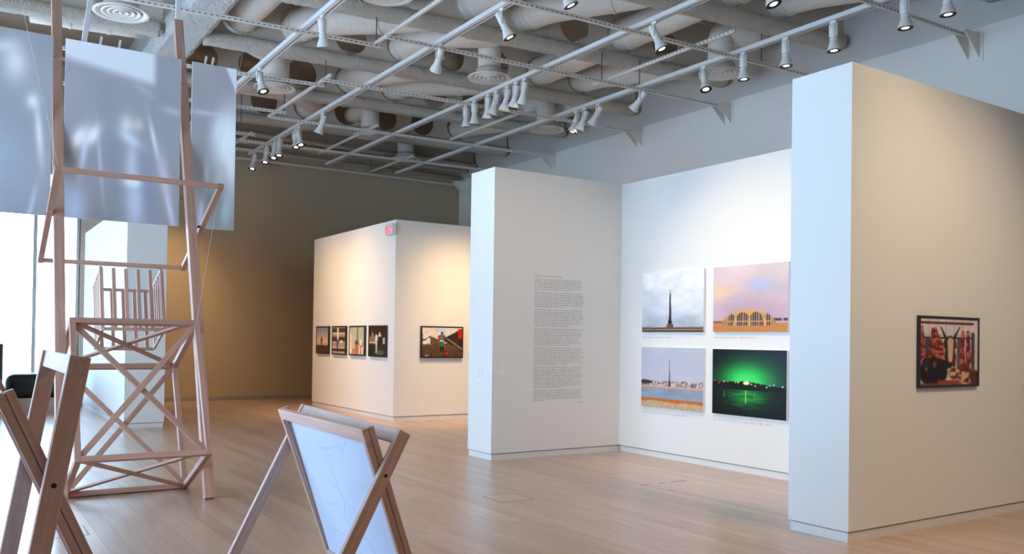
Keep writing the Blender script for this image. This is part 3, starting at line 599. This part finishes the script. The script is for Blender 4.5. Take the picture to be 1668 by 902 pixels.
for (x, y0, x1_, y1_), lb in (((1.06, 9.4, 1.30, 9.6), 'white hanging pole left of the middle screen'), ((2.02, 9.75, 2.02, 9.75), 'white hanging pole above the right tower post')):
    o = bar('hanging_pole', (x, y0, 4.3 if x < 1.5 else 4.95), (x1_, y1_, 6.2), .05, .03, M['white']); setp(o, lb, 'pole', 'screen hanging poles')
# ================================================================== EASELS
def plane_frame(root, tn, tf, bn, bf, panel=None, groove=True, wd=.066, th=.038, lowbar=.10, k=1.0):
    wd *= k
    tn, tf, bn, bf = map(Vector, (tn, tf, bn, bf)); ax = (tf - tn).normalized(); dn = (bn - tn).normalized(); nrm = ax.cross(dn).normalized()
    for a, b_ in ((tn, bn), (tf, bf)):
        if groove:
            bar('leg_groove', a, b_, th - .006, .006, M['rod'], root, ax, -.005, .0005); bar('leg_board', a + nrm * .0175 * k, b_ + nrm * .0175 * k, th, .031 * k, M['wood2'], root, ax, 0, .002); bar('leg_backing', a - nrm * .0175 * k, b_ - nrm * .0175 * k, th, .031 * k, M['wood2'], root, ax, 0, .002)
        else: bar('leg', a, b_, th, wd, M['wood2'], root, ax, 0, .003)
    off = dn * .034 * k + nrm * (.017 * k if groove else 0)
    bar('top_bar', tn + off - ax * .0195, tf + off + ax * .0195, .068 * k, .0325 * k if groove else .045, M['wood2'], root, dn, 0, .002)
    kb = (bn - tn).length - lowbar; bar('bottom_bar', tn + dn * kb, tf + dn * kb, .06, .03, M['wood2'], root, dn, -.02, .002)
    if panel:
        c = (tn + tf) / 2 + dn * ((kb + .05) / 2); w_ = (tf - tn).length - th; h_ = kb - .09
        z = -dn; x = -ax; yv = z.cross(x); c = c + yv * .013
        Mp = Matrix(((x.x, yv.x, z.x, c.x), (x.y, yv.y, z.y, c.y), (x.z, yv.z, z.z, c.z), (0, 0, 0, 1)))
        pb = obj('panel_board', MB().box(-w_ / 2, w_ / 2, -.004, .004, -h_ / 2, h_ / 2).me('panel_board'), M['card'], root, Mp)
        obj('drawing_sheet', printed('drawing_sheet', panel, 200, 150, w_, h_, M['drawing']), None, pb, Mp @ Matrix.Translation((0, -.0048, 0)))
LINES = [(random.random(), random.random(), random.random() * 2 - 1, random.random()) for _ in range(14)]
def sketch(U, V):
    im = np.ones(U.shape + (3,)) * c3(184, 190, 208); im += (vnoise(U, V, 5, 9)[..., None] - .5) * 8
    k = np.zeros_like(U); wv = (vnoise(U, V, 6, 4) - .5) * .12
    for x, y, a, l in ((.3, .95, 1.2, .6), (.42, .9, 1.5, .7), (.35, .6, .5, .4), (.55, .5, 1.1, .5), (.2, .45, .3, .45), (.65, .35, .9, .4), (.15, .25, .2, .6), (.5, .2, .4, .4), (.75, .7, .2, .3), (.3, .8, -.3, .35), (.62, .85, -.8, .3)):
        k = np.maximum(k, .5 * seg(U + wv, V + wv, x, y, x + math.cos(-a) * l, y + math.sin(-a) * l, .0035))
    return mixc(im, c3(140, 146, 164), k)
EB = empty('folding_stand', (1.75, 4.7, 0)); setp(EB, 'crossed wooden folding stand holding a large pale drawing panel, in the foreground', 'stand', 'crossed wooden stands')
plane_frame(EB, (1.750, 3.97, 1.078), (1.838, 5.50, 1.062), (2.110, 3.97, 0), (2.215, 5.50, 0), sketch)
plane_frame(EB, (1.934, 3.925, 1.052), (2.010, 5.545, 1.066), (1.395, 3.925, 0), (1.480, 5.545, 0), None, False)
EA = empty('folding_stand', (.35, 3.8, 0)); setp(EA, 'tall crossed wooden folding stand cut by the left edge of the picture', 'stand', 'crossed wooden stands')
plane_frame(EA, (.160, 3.352, 1.325), (.160, 4.25, 1.325), (.735, 3.352, 0), (.735, 4.25, 0), sketch, k=.92)
plane_frame(EA, (.384, 3.30, 1.447), (.384, 4.30, 1.447), (.140, 3.30, 0), (.140, 4.30, 0), None, False, k=1.03)
for r, p in ((EB, (1.830, 3.925, .842)), (EB, (1.912, 5.545, .842)), (EA, (.310, 3.30, 1.010)), (EA, (.310, 4.30, 1.010))):
    s = -1 if p[1] < 5.0 and p[1] not in (4.30,) else 1; m = MB(); tube_geo(m, [(p[0], p[1], p[2]), (p[0], p[1] + s * .0205, p[2])], .009, 14); obj('pivot_bolt', m.me('pivot_bolt'), M['black'], r)
# ================================================================== BENCH + SMALL FLOOR THINGS
BE = empty('bench', (.9, 18.9, 0)); setp(BE, 'black leather bench with wooden base by the far window', 'bench')
def rounded(x0, x1, y0, y1, z0, z1, b, seg_=4):
    bm = bmesh.new(); bmesh.ops.create_cube(bm, size=1)
    for v in bm.verts: v.co = Vector(((x0 + x1) / 2 + v.co.x * (x1 - x0), (y0 + y1) / 2 + v.co.y * (y1 - y0), (z0 + z1) / 2 + v.co.z * (z1 - z0)))
    bmesh.ops.bevel(bm, geom=list(bm.edges), offset=b, segments=seg_, affect='EDGES', profile=.5); m = bpy.data.meshes.new('cushion'); bm.to_mesh(m); bm.free(); m.polygons.foreach_set('use_smooth', [True] * len(m.polygons)); return m
obj('seat_cushion', rounded(.92, 2.05, 18.74, 19.45, .27, .75, .16), M['leather'], BE)
obj('bench_base', MB().box(.75, 2.1, 18.78, 19.4, 0, .28).me('bench_base'), M['benchwood'], BE)
SP = empty('dark_stanchion', (.80, 18.4, 0)); setp(SP, 'black upright board at the left picture edge beside the bench', 'panel')
obj('upright_panel', rounded(.50, .86, 18.35, 18.45, .02, 1.32, .01, 1), M['black'], SP)
def floor_box(x, y, s, lb):
    r = empty('floor_outlet_cover', (x, y, 0)); setp(r, lb, 'floor outlet', 'floor outlet covers')
    m = MB(); w_ = .006
    for a in ((-s, s, -s, -s + w_), (-s, s, s - w_, s), (-s, -s + w_, -s, s), (s - w_, s, -s, s)): m.box(x + a[0], x + a[1], y + a[2], y + a[3], 0, .0012)
    obj('cover_rim', m.me('cover_rim'), M['subfloor'], r); obj('cover_plate', MB().box(x - s + w_, x + s - w_, y - s + w_, y + s - w_, 0, .001).me('cover_plate'), M['plank'], r)
floor_box(4.55, 6.95, .18, 'square wooden floor outlet cover in front of the text partition'); floor_box(.75, 7.40, .18, 'square wooden floor outlet cover in front of the tower')
for x0, x1, lb in ((6.18, 6.30, 'first'), (6.42, 6.52, 'second'), (6.62, 6.84, 'third')):
    o = obj('floor_slot', MB().box(x0, x1, 6.858, 6.872, 0, .0012).me('floor_slot'), M['subfloor']); setp(o, lb + ' short dark slot from the left in the floor before the photo partition', 'floor slot', 'floor slots')
# ================================================================== PHOTOGRAPHS
def p_spire(U, V):
    im = mixc(c3(190, 196, 206), c3(236, 236, 240), ss(.05, .75, V)); n = vnoise(U, V, (4, 6), 21); im += (n[..., None] - .5) * c3(54, 50, 44)
    im = put(im, rec(U, V, -1, 2, -.1, .075), (112, 84, 66)); im = put(im, rec(U, V, -1, 2, .03, .045) * .8, (196, 184, 178)); im = put(im, rec(U, V, -1, 2, .06, .085) * (vnoise(U, V, (30, 4), 3) > .5), (150, 126, 116)); im = put(im, rec(U, V, -1, 2, -.1, .018), (70, 50, 40))
    im = put(im, seg(U, V, .475, .62, .475, .70, .006, .002), (96, 94, 96)); im = put(im, seg(U, V, .475, .20, .475, .63, .020, .010), (44, 42, 44)); im = put(im, seg(U, V, .475, .16, .475, .22, .034, .016), (40, 36, 36))
    return put(im, rec(U, V, .42 + (.12 - V) * .0, .53, .05, .13), (122, 94, 70))
def p_dome(U, V):
    im = mixc(c3(206, 178, 190), c3(226, 206, 206), ss(.25, .9, V)); n = vnoise(U, V, (3, 3), 31); im = mixc(im, c3(238, 206, 170), .8 * np.exp(-(((U - .1) / .25) ** 2 + ((V - .6) / .13) ** 2))); im += (n[..., None] - .5) * c3(34, 24, 26)
    im = mixc(im, c3(186, 196, 232), .8 * np.exp(-(((U - .65) / .17) ** 2 + ((V - .70) / .10) ** 2))); im = mixc(im, c3(180, 186, 222), .8 * np.exp(-(((U - .33) / .14) ** 2 + ((V - .5) / .03) ** 2)))
    im = put(im, rec(U, V, -1, 2, -.1, .135), (206, 146, 92)); im = put(im, rec(U, V, -1, 2, .135, .165) * (U < .2), (150, 104, 84)); im = put(im, rec(U, V, .78, 2, .16, .20) * (vnoise(U, V, (24, 3), 5) > .42), (86, 80, 92))
    dm = ell(U, V, .49, .08, .37, .255, .008) * (V > .10); im = mixc(im, mixc(c3(186, 134, 74), c3(226, 176, 108), ss(.08, .34, V)), dm)
    for cx, w_, hh in ((.265, .050, .10), (.415, .088, .125), (.595, .088, .125), (.745, .042, .10)):
        a = ell(U, V, cx, .17, w_, hh, .03) * (V > .17) + rec(U, V, cx - w_, cx + w_, .09, .175); st = .5 + .5 * np.sin((U - cx) * 210); im = mixc(im, mixc(c3(70, 52, 46), c3(186, 156, 140), ss(.45, .75, st)), np.clip(a, 0, 1))
    im = put(im, rec(U, V, .2, .79, .150, .163), (220, 176, 124))
    for x0, x1 in ((.318, .30), (.505, .505), (.70, .72)): im = put(im, seg(U, V, x0, .20, x1, .10, .012, .016), (222, 176, 112))
    return put(im, rec(U, V, -1, 2, -.1, .092), (206, 142, 84))
def p_lagoon(U, V):
    im = mixc(c3(206, 200, 210), c3(196, 200, 212), V); im += (vnoise(U, V, 4, 8)[..., None] - .5) * 8
    t = vnoise(U, V, (64, 40), 14, 2); city = rec(U, V, -1, 2, .345, .47 - .0) * (V < .44 + .03 * vnoise(U, V, (14, 2), 6)); im = mixc(im, mixc(c3(138, 122, 118), c3(222, 208, 202), ss(.3, .7, t)), city)
    im = put(im, ell(U, V, .08, .42, .10, .03, .3), (66, 58, 52)); im = put(im, rec(U, V, -1, 2, .33, .365), (226, 176, 146)); im = put(im, rec(U, V, -1, 2, .155, .335), (158, 168, 182)); im += (rec(U, V, -1, 2, .155, .335) * (vnoise(U, V, (4, 30), 17) - .5))[..., None] * 26
    edge = .08 + .06 * vnoise(U, V, (5, 2), 19); im = put(im, 1 - ss(.15, .158, V), (206, 124, 62)); im = put(im, (V < edge) * 1.0, (206, 178, 142)); im += ((V < .16) * (vnoise(U, V, (50, 30), 23, 2) - .5))[..., None] * 30
    return put(put(im, seg(U, V, .475, .42, .475, .80, .010, .003), (96, 96, 104)), seg(U, V, .475, .38, .475, .47, .020, .010), (70, 70, 78))
def p_green(U, V):
    im = mixc(c3(10, 14, 16), c3(38, 44, 66), ss(.3, 1.1, V * .4 + U * .8)) * 1.0; im[V < .45] *= .5
    d = np.hypot((U - .48) / .46, (V - .52) / .36); g = np.exp(-d * d * 1.3) * (V > .47); im = mixc(im, c3(48, 206, 92), np.clip(g * 1.1, 0, 1)); im = mixc(im, c3(96, 240, 140), np.clip(np.exp(-(d * 2.2) ** 2) * (V > .47), 0, 1) * .8)
    hl = .52 - .10 * np.abs(U - .5) - .05 * U; im = put(im, (V < hl + .03) * (V > .38), (12, 22, 14))
    r = np.exp(-(((U - .48) / .30) ** 2 + ((V - .30) / .18) ** 2)) * (V < .395); im = mixc(im, c3(44, 178, 84), np.clip(1.15 * r * (.75 + .9 * (vnoise(U, V, (6, 40), 4) - .5)), 0, 1)); im = put(im, seg(U, V, .475, .20, .475, .38, .006), (190, 230, 130))
    for x, c in ((.03, (240, 90, 60)), (.10, (230, 120, 80)), (.17, (250, 200, 150)), (.22, (220, 110, 80)), (.33, (240, 220, 140)), (.37, (240, 240, 170)), (.55, (240, 220, 130)), (.60, (255, 230, 140)), (.67, (200, 200, 150)), (.75, (240, 240, 240)), (.79, (220, 220, 230)), (.84, (230, 230, 240)), (.95, (250, 250, 255))): im = put(im, ell(U, V, x, .50 - .03 * U + .02 * math.sin(x * 40), .011, .010, .3), c)
    for x in (.17, .59): im = put(im, seg(U, V, x, .27, x, .36, .005) * .7, (190, 170, 60))
    return put(im, ell(U, V, .48, .50, .045, .028, .4), (250, 255, 200))
def p_meat(U, V):
    im = np.ones(U.shape + (3,)) * c3(222, 212, 212); gl = (np.abs((U * 7) % 1 - .5) > .465) | (np.abs((V * 8) % 1 - .5) > .465); im = put(im, gl * .6, (140, 128, 130)); im += (vnoise(U, V, 5, 2)[..., None] - .5) * 30
    im = put(im, rec(U, V, 0, .92, .70, .725), (40, 26, 26)); im = put(im, rec(U, V, .08, .2, .45, .70), (88, 82, 84)); im = put(im, rec(U, V, .62, .75, .2, .7) * .7, (70, 50, 54)); im = put(im, rec(U, V, .0, .92, .915, .955) , (120, 82, 58)); im = put(im, rec(U, V, .88, .94, .2, .8), (92, 80, 96))
    def meat(im, pts, s):
        for x0, y0, x1, y1, w0, w1 in pts:
            k = seg(U, V, x0, y0, x1, y1, w0, w1); n = vnoise(U, V, (18, 26), s, 3); im = mixc(im, mixc(c3(126, 38, 34), c3(206, 120, 104), ss(.4, .66, n)), k); s += 1
        return im
    im = meat(im, [(.03, .88, .04, .40, .015, .06), (.23, .82, .27, .55, .05, .12), (.28, .6, .30, .45, .11, .10), (.73, .80, .72, .34, .03, .05), (.82, .80, .83, .36, .03, .05), (.12, .42, .35, .40, .06, .08)], 40)
    im = put(im, seg(U, V, .42, .72, .34, .88, .022, .008), (58, 50, 50)); im = put(im, seg(U, V, .58, .72, .67, .88, .022, .008), (58, 50, 50)); im = put(im, ell(U, V, .5, .62, .11, .12, .1), (70, 46, 42)); im = put(im, ell(U, V, .5, .46, .09, .2, .1), (66, 42, 40)); im = put(im, seg(U, V, .51, .66, .51, .38, .055, .038), (216, 186, 160)); im = put(im, seg(U, V, .62, .57, .66, .57, .02), (150, 70, 64))
    im = put(im, seg(U, V, .57, .30, .58, .45, .03), (126, 36, 40)); im = put(im, ell(U, V, .22, .20, .24, .22, .12), (46, 32, 30)); im = put(im, ell(U, V, .10, .33, .07, .08, .2), (66, 52, 50)); im = put(im, ell(U, V, .38, .32, .14, .06, .2, -.3), (54, 36, 30)); im = put(im, ell(U, V, .24, .31, .035, .045, .3), (120, 92, 66)); im = put(im, ell(U, V, .10, .24, .02, .03, .3), (150, 96, 90))
    im = put(im, rec(U, V, 0, 1, 0, .03), (150, 80, 62)); im = put(im, rec(U, V, .3, .72, 0, .07), (168, 84, 62)); n = vnoise(U, V, (16, 18), 77, 3)
    for cx, cy, rx, ry in ((.78, .16, .14, .17), (.58, .17, .09, .09)): im = mixc(im, mixc(c3(120, 52, 40), c3(226, 184, 140), ss(.38, .6, n)), ell(U, V, cx, cy, rx, ry, .25))
    return put(im, ell(U, V, .95, .1, .09, .12, .15), (104, 60, 56))
def fig(im, U, V, x, y0, hh, body, leg, head_=(60, 40, 32)):
    im = put(im, seg(U, V, x - .02, y0, x - .015, y0 + hh * .5, .018, .028), leg); im = put(im, seg(U, V, x + .03, y0, x + .02, y0 + hh * .5, .018, .028), leg); im = put(im, seg(U, V, x, y0 + hh * .5, x, y0 + hh * .82, .04, .05), body); im = put(im, seg(U, V, x - .05, y0 + hh * .8, x - .08, y0 + hh * .5, .016), body); im = put(im, seg(U, V, x + .05, y0 + hh * .8, x + .09, y0 + hh * .58, .016), body); return put(im, ell(U, V, x, y0 + hh * .93, .032, hh * .07, .2), head_)
def q_sea(U, V):
    im = mixc(c3(232, 196, 160), c3(138, 146, 172), ss(.4, 1, V)); im = put(im, rec(U, V, -1, 2, -.1, .36), (120, 96, 84)); im = put(im, rec(U, V, -1, 2, .30, .34), (206, 204, 200)); im = put(im, rec(U, V, -1, 2, -.1, .27), (96, 62, 44)); im += (vnoise(U, V, 6, 5)[..., None] - .5) * 14
    return fig(im, U, V, .45, .16, .48, (70, 44, 34), (58, 36, 30))
def q_house(U, V):
    im = np.ones(U.shape + (3,)) * c3(196, 176, 150)
    for y in (.40, .74): im = put(im, rec(U, V, 0, 1, y + .04, y + .24), (92, 66, 56)); im = put(im, rec(U, V, 0, 1, y - .12, y + .02) * (np.sin(U * 70) > 0), (150, 132, 120)); im = put(im, rec(U, V, 0, 1, y + .02, y + .05), (230, 222, 206))
    im = put(im, rec(U, V, .38, .50, .3, 1), (226, 216, 196)); im = put(im, rec(U, V, 0, 1, .08, .18), (70, 50, 46)); im = put(im, rec(U, V, 0, 1, 0, .08), (190, 170, 150)); im = put(im, rec(U, V, .62, .8, .4, .5), (226, 220, 210))
    return fig(im, U, V, .42, .06, .5, (70, 74, 132), (64, 66, 120))
def q_city(U, V):
    im = mixc(c3(206, 196, 170), c3(178, 186, 164), V); n = vnoise(U, V, (9, 7), 12, 2); im = mixc(im, mixc(c3(196, 140, 100), c3(238, 222, 200), ss(.35, .65, n)), 1 - ss(.36, .44, V + .1 * (vnoise(U, V, (7, 2), 4) - .5))); im = put(im, rec(U, V, 0, .14, .2, .76), (226, 208, 184)); im = put(im, rec(U, V, .2, .28, .4, .7), (216, 200, 176))
    im = put(im, seg(U, V, .55, .40, .56, 1, .06, .05), (170, 120, 96)); im = put(im, seg(U, V, .50, .12, .50, .34, .16, .14), (186, 132, 92)); im = put(im, rec(U, V, .40, .62, .36, .50), (88, 92, 112)); return put(im, rec(U, V, .72, .84, .34, .52), (232, 226, 214))
def q_room(U, V):
    im = mixc(c3(66, 60, 50), c3(70, 46, 30), V); im = put(im, rec(U, V, 0, .4, .38, .66), (150, 122, 94)); im = put(im, rec(U, V, .86, 1, .4, .62), (196, 180, 156)); im = put(im, rec(U, V, 0, .5, .42, .48), (216, 196, 170))
    for cx in (.22, .66): im = put(im, (np.abs(U - cx) < (.84 - V) * .55) * (V > .66) * (V < .84), (170, 140, 104) if cx < .5 else (222, 206, 180))
    im = put(im, ell(U, V, .15, .12, .4, .3, .2) * .5, (40, 34, 28)); im = put(im, ell(U, V, .65, .10, .3, .08, .3), (110, 106, 84)); return fig(im, U, V, .46, .10, .72, (226, 222, 216), (214, 210, 204), (70, 46, 36))
def q_alley(U, V):
    im = mixc(c3(96, 74, 54), c3(130, 104, 80), V); im = put(im, (V > .42 + .5 * np.abs(U - .5)) * 1.0, (232, 214, 196)); im = put(im, (V > .74) * (np.abs(U - .52) < .2), (214, 216, 226)); im = put(im, (U > .52) * (V < .98 - .0 * U) * (V > .25 + .62 * (1 - U)) * (V < .62 + .75 * (U - .52)), (72, 56, 46)); im = put(im, (U < .46) * (V > .32 + .5 * U * .6) * (V < .80 - .5 * U), (120, 96, 76))
    im += (vnoise(U, V, (14, 10), 6)[..., None] - .5) * 34; im = put(im, seg(U, V, .62, .62, 1, .27, .012), (196, 180, 160)); im = put(im, rec(U, V, .90, 1, .64, .96), (206, 34, 26)); im = put(im, rec(U, V, .02, .2, .42, .94) * (vnoise(U, V, (14, 12), 3, 2) > .42), (232, 228, 230)); im = put(im, rec(U, V, .08, .3, .02, .06) * (vnoise(U, V, (20, 4), 8) > .5), (226, 226, 226))
    for s in (-.025, .03): im = put(im, seg(U, V, .49 + s, .17, .49 + s * .8, .38, .014, .018), (40, 28, 26))
    im = put(im, rec(U, V, .435, .545, .36, .55), (40, 140, 84)); im = put(im, rec(U, V, .44, .54, .53, .57), (232, 230, 224)); im = put(im, rec(U, V, .44, .545, .56, .76), (120, 122, 132)); im = put(im, ell(U, V, .49, .81, .026, .05, .2), (66, 44, 36)); im = put(im, seg(U, V, .43, .72, .41, .56, .016), (96, 60, 46)); im = put(im, seg(U, V, .55, .72, .575, .5, .016), (96, 60, 46))
    for x, y in ((.41, .50), (.41, .68), (.565, .35), (.62, .11)): im = put(im, ell(U, V, x, y, .026 if y > .2 else .036, .04 if y > .2 else .05, .2), (214, 44, 30))
    return im
def mounted(face, x, y, z, w_, h_, fn, label, cat_, group, frame=None, depth=.035, nu=110, nv=100):
    r = empty('mounted_photo' if not frame else 'framed_photo', (x, y, z)); setp(r, label, 'photograph', group); T = face(x, y, z)
    if frame:
        fw = frame; m = MB()
        for nm, a in (('frame_rail', (-w_ / 2, w_ / 2, h_ / 2 - fw, h_ / 2)), ('frame_rail', (-w_ / 2, w_ / 2, -h_ / 2, -h_ / 2 + fw)), ('frame_stile', (-w_ / 2, -w_ / 2 + fw, -h_ / 2 + fw, h_ / 2 - fw)), ('frame_stile', (w_ / 2 - fw, w_ / 2, -h_ / 2 + fw, h_ / 2 - fw))):
            obj(nm, MB().box(a[0], a[1], -.002, depth, a[2], a[3]).me(nm), M['frameblack'], r, T)
        obj('print', printed('print', fn, nu, nv, w_ - 2 * fw, h_ - 2 * fw, M['print']), None, r, T @ Matrix.Translation((0, .003, 0)))
        obj('backing_board', MB().box(-w_ / 2 + fw, w_ / 2 - fw, .004, depth, -h_ / 2 + fw, h_ / 2 - fw).me('backing_board'), M['frameblack'], r, T)
    else:
        mbd = obj('mount_board', MB().box(-w_ / 2, w_ / 2, .001, depth, -h_ / 2, h_ / 2).me('mount_board'), M['card'], r, T); obj('print', printed('print', fn, nu, nv, w_, h_, M['print']), None, mbd, T)
PX = 7.803; g4 = 'four unframed photographs on the bright partition'
mounted(FACE_NX, PX, 8.130, 2.046, 1.122, .785, p_spire, 'unframed photograph of a dark spire under grey clouds, upper left of four', 0, g4)
mounted(FACE_NX, PX, 6.850, 2.046, 1.118, .782, p_dome, 'unframed photograph of an orange arched dome building, upper right of four', 0, g4)
mounted(FACE_NX, PX, 8.128, 1.056, 1.128, .790, p_lagoon, 'unframed photograph of a thin spire beyond water and sand, lower left of four', 0, g4)
mounted(FACE_NX, PX, 6.856, 1.056, 1.108, .780, p_green, 'unframed photograph of a green glow over dark water, lower right of four', 0, g4)
mounted(FACE_NY, 7.145, 4.066, 1.4725, .920, .600, p_meat, 'black framed photograph of a horned cow head among hanging meat', 0, 'black framed photographs', .020, .023)
BXF = 6.812; g5 = 'black framed photographs on the far partition'
for y0, y1, fn, lb in ((18.255, 17.52, q_sea, 'black framed photograph of a figure by the sea, leftmost in the row of four'), (17.325, 16.575, q_house, 'black framed photograph of a blue figure before balconies, second in the row of four'), (16.395, 15.62, q_city, 'black framed pale photograph of a city, third in the row of four'), (15.427, 14.645, q_room, 'black framed photograph of a white-clad figure in a dim room, fourth in the row')):
    mounted(FACE_NX, BXF, (y0 + y1) / 2, 1.463, y0 - y1, .597, fn, lb, 0, g5, .028, .04, 60, 60)
mounted(FACE_NY, 7.836, 14.321, 1.460, .905, .598, q_alley, 'wide black framed photograph of a figure in green shorts and red boxing gloves', 0, g5, .022, .04, 90, 60)
# ================================================================== LETTERING
GL = {}
def glyph(ch):
    if ch not in GL:
        c = bpy.data.curves.new('g', 'FONT'); c.body = ch; c.size = 1; c.resolution_u = 1; c.offset = .012; o = bpy.data.objects.new('g', c); me = bpy.data.meshes.new_from_object(o)
        v = np.array([x.co[:] for x in me.vertices]).reshape(-1, 3); f = [tuple(p.vertices) for p in me.polygons]
        if len(v): v[:, 0] -= (v[:, 0].max() + v[:, 0].min()) / 2
        GL[ch] = (v, f); bpy.data.objects.remove(o); bpy.data.curves.remove(c); bpy.data.meshes.remove(me)
    return GL[ch]
def type_lines(mb, lines, x0, ztop, pitch, cw, size, right=None):
    for i, s in enumerate(lines):
        xs_ = x0 if right is None else right - len(s) * cw
        for j, ch in enumerate(s):
            if ch == ' ': continue
            v, f = glyph(ch)
            if not len(v): continue
            wd = v[:, 0].max() - v[:, 0].min(); k = min(1.0, cw * .96 / max(1e-6, wd * size))
            mb.add([(xs_ + (j + .5) * cw + a * size * k, 0, ztop - (i + 1) * pitch + b_ * size) for a, b_, _ in v], f)
BODY = ("'Icarus 13' is a journey project relative to what is being named as our spaceship to the sun, inspired by the myth and supported by the state of one of those who believed. The spaceship was presented by itself in the course of the year, in the year and in the name of that first journey in the night. "
        "In previous years, many believed it to be too hot, but the answer is that we travelled by night. It is clearly cold there and then the temperature of the sun falls for a while, and so the crew could land. The purpose was above all to carry out research on the sunlight, and to explore the beauty of the star in peace. "
        "From a point of view there opened up the two oldest observatories in the desert, and the crew was appointed to fly with a ship made of steel and diamond, fuelled by the rays of the sun. The engines were built far from here and assembled by the bay, close to the island and its sands. It was a simple and solid and silent machine, carried by the wind and the hands of the people who built the tower and the dome. ")
def wrapn(words, n, width):
    out = []; line = ''
    while len(out) < n:
        wd = words[0]; words.append(words.pop(0))
        if len(line) + len(wd) + 1 > width: out.append(line); line = wd
        else: line = (line + ' ' + wd).strip()
    return out
words = BODY.split(); WT = empty('wall_text', (6.8, 9.178, .7)); setp(WT, 'long block of small dark typed wall text on the partition', 'wall text')
z = 2.385; PIT = .02585; CW = .0108; SZ_ = .0185
def para(name, lines, right=None):
    global z
    mb = MB(); type_lines(mb, lines, 6.376, z, PIT, CW, SZ_, right); obj(name, mb.me(name), M['text'], WT, Matrix.Translation((0, 9.1775, 0))); z -= PIT * (len(lines) + .72)
para('heading', ["Icarus 13 - The First Journey to the Sun"])
for n in (6, 8, 9, 9, 9, 11):
    L_ = wrapn(words, n, 75); L_[-1] = L_[-1][:40 + (n * 7) % 25]; para('paragraph', L_)
L_ = wrapn(words, 6, 75); L_[-1] = L_[-1][:15]; para('paragraph', L_); z += PIT * .3; para('signature', ["K. K. Henda"], 7.19)
def caption(s, y, zt, lb, cw):
    mb = MB(); type_lines(mb, [s], 0, 0, .0, cw, .026); o = obj('photo_caption', mb.me('photo_caption'), M['textgrey'], None, FACE_NX(7.8385, y, zt)); setp(o, lb, 'caption', 'photo captions')
caption('The spaceship Icarus 13, Luanda', 8.705, 1.575, 'small grey caption under the dark spire photograph', .0172)
caption('Astronomy Observatory, Namibe Desert', 7.42, 1.578, 'small grey caption under the dome photograph', .0178)
caption('Icarus 13 View from the Chicala Island, Luanda', 8.705, .580, 'small grey caption under the water and sand photograph', .0182)
caption('The launch of Icarus 13 (6:00pm, 25th of May, 2007)', 7.42, .585, 'small grey caption under the green glow photograph', .0174)
def card(face, x, y, zc, w_, h_, rows_, lb):
    r = empty('label_card', (x, y, zc)); setp(r, lb, 'label', 'wall label cards'); T = face(x, y, zc); cdd = obj('card', MB().box(-w_ / 2, w_ / 2, 0, .004, -h_ / 2, h_ / 2).me('card'), M['card'], r, T)
    mb = MB(); type_lines(mb, rows_, -w_ / 2 + .012, h_ / 2 - .005, .024, .0072, .016); obj('card_text', mb.me('card_text'), M['textgrey'], cdd, T @ Matrix.Translation((0, -.0006, 0)))
card(FACE_NX, 5.7355, 9.478, 1.10, .12, .225, ['Icarus 13', '2008', 'Set of eight', 'photographs', 'Courtesy of', 'the artist', 'and gallery'], 'narrow white label card on the blue-lit end of the text partition')
card(FACE_NY, 5.858, 9.1745, 1.145, .13, .13, ['Icarus 13', '2008'], 'small square label card on the left of the text partition')
card(FACE_NY, 8.42, 4.0855, 1.162, .12, .068, ['The Butcher', '2008'], 'small label card right of the butcher photograph')
# exit sign
EX = empty('exit_sign', (6.83, 14.5, 3.53)); setp(EX, 'red and white exit sign high on the far partition', 'exit sign')
sgh = obj('sign_housing', rounded(6.79, 6.854, 14.33, 14.69, 3.435, 3.635, .006, 1), M['white'], EX)
mb = MB(); 
for i, ch in enumerate('EXIT'):
    v, f = glyph(ch); mb.add([((i - 1.5) * .072 + a * .16, 0, -.058 + b_ * .16) for a, b_, _ in v], f)
obj('sign_letters', mb.me('sign_letters'), M['exitred'], sgh, FACE_NX(6.7885, 14.535, 3.535))
obj('sign_side', MB().box(6.786, 6.789, 14.335, 14.36, 3.44, 3.63).me('sign_side'), M['gap'], EX)
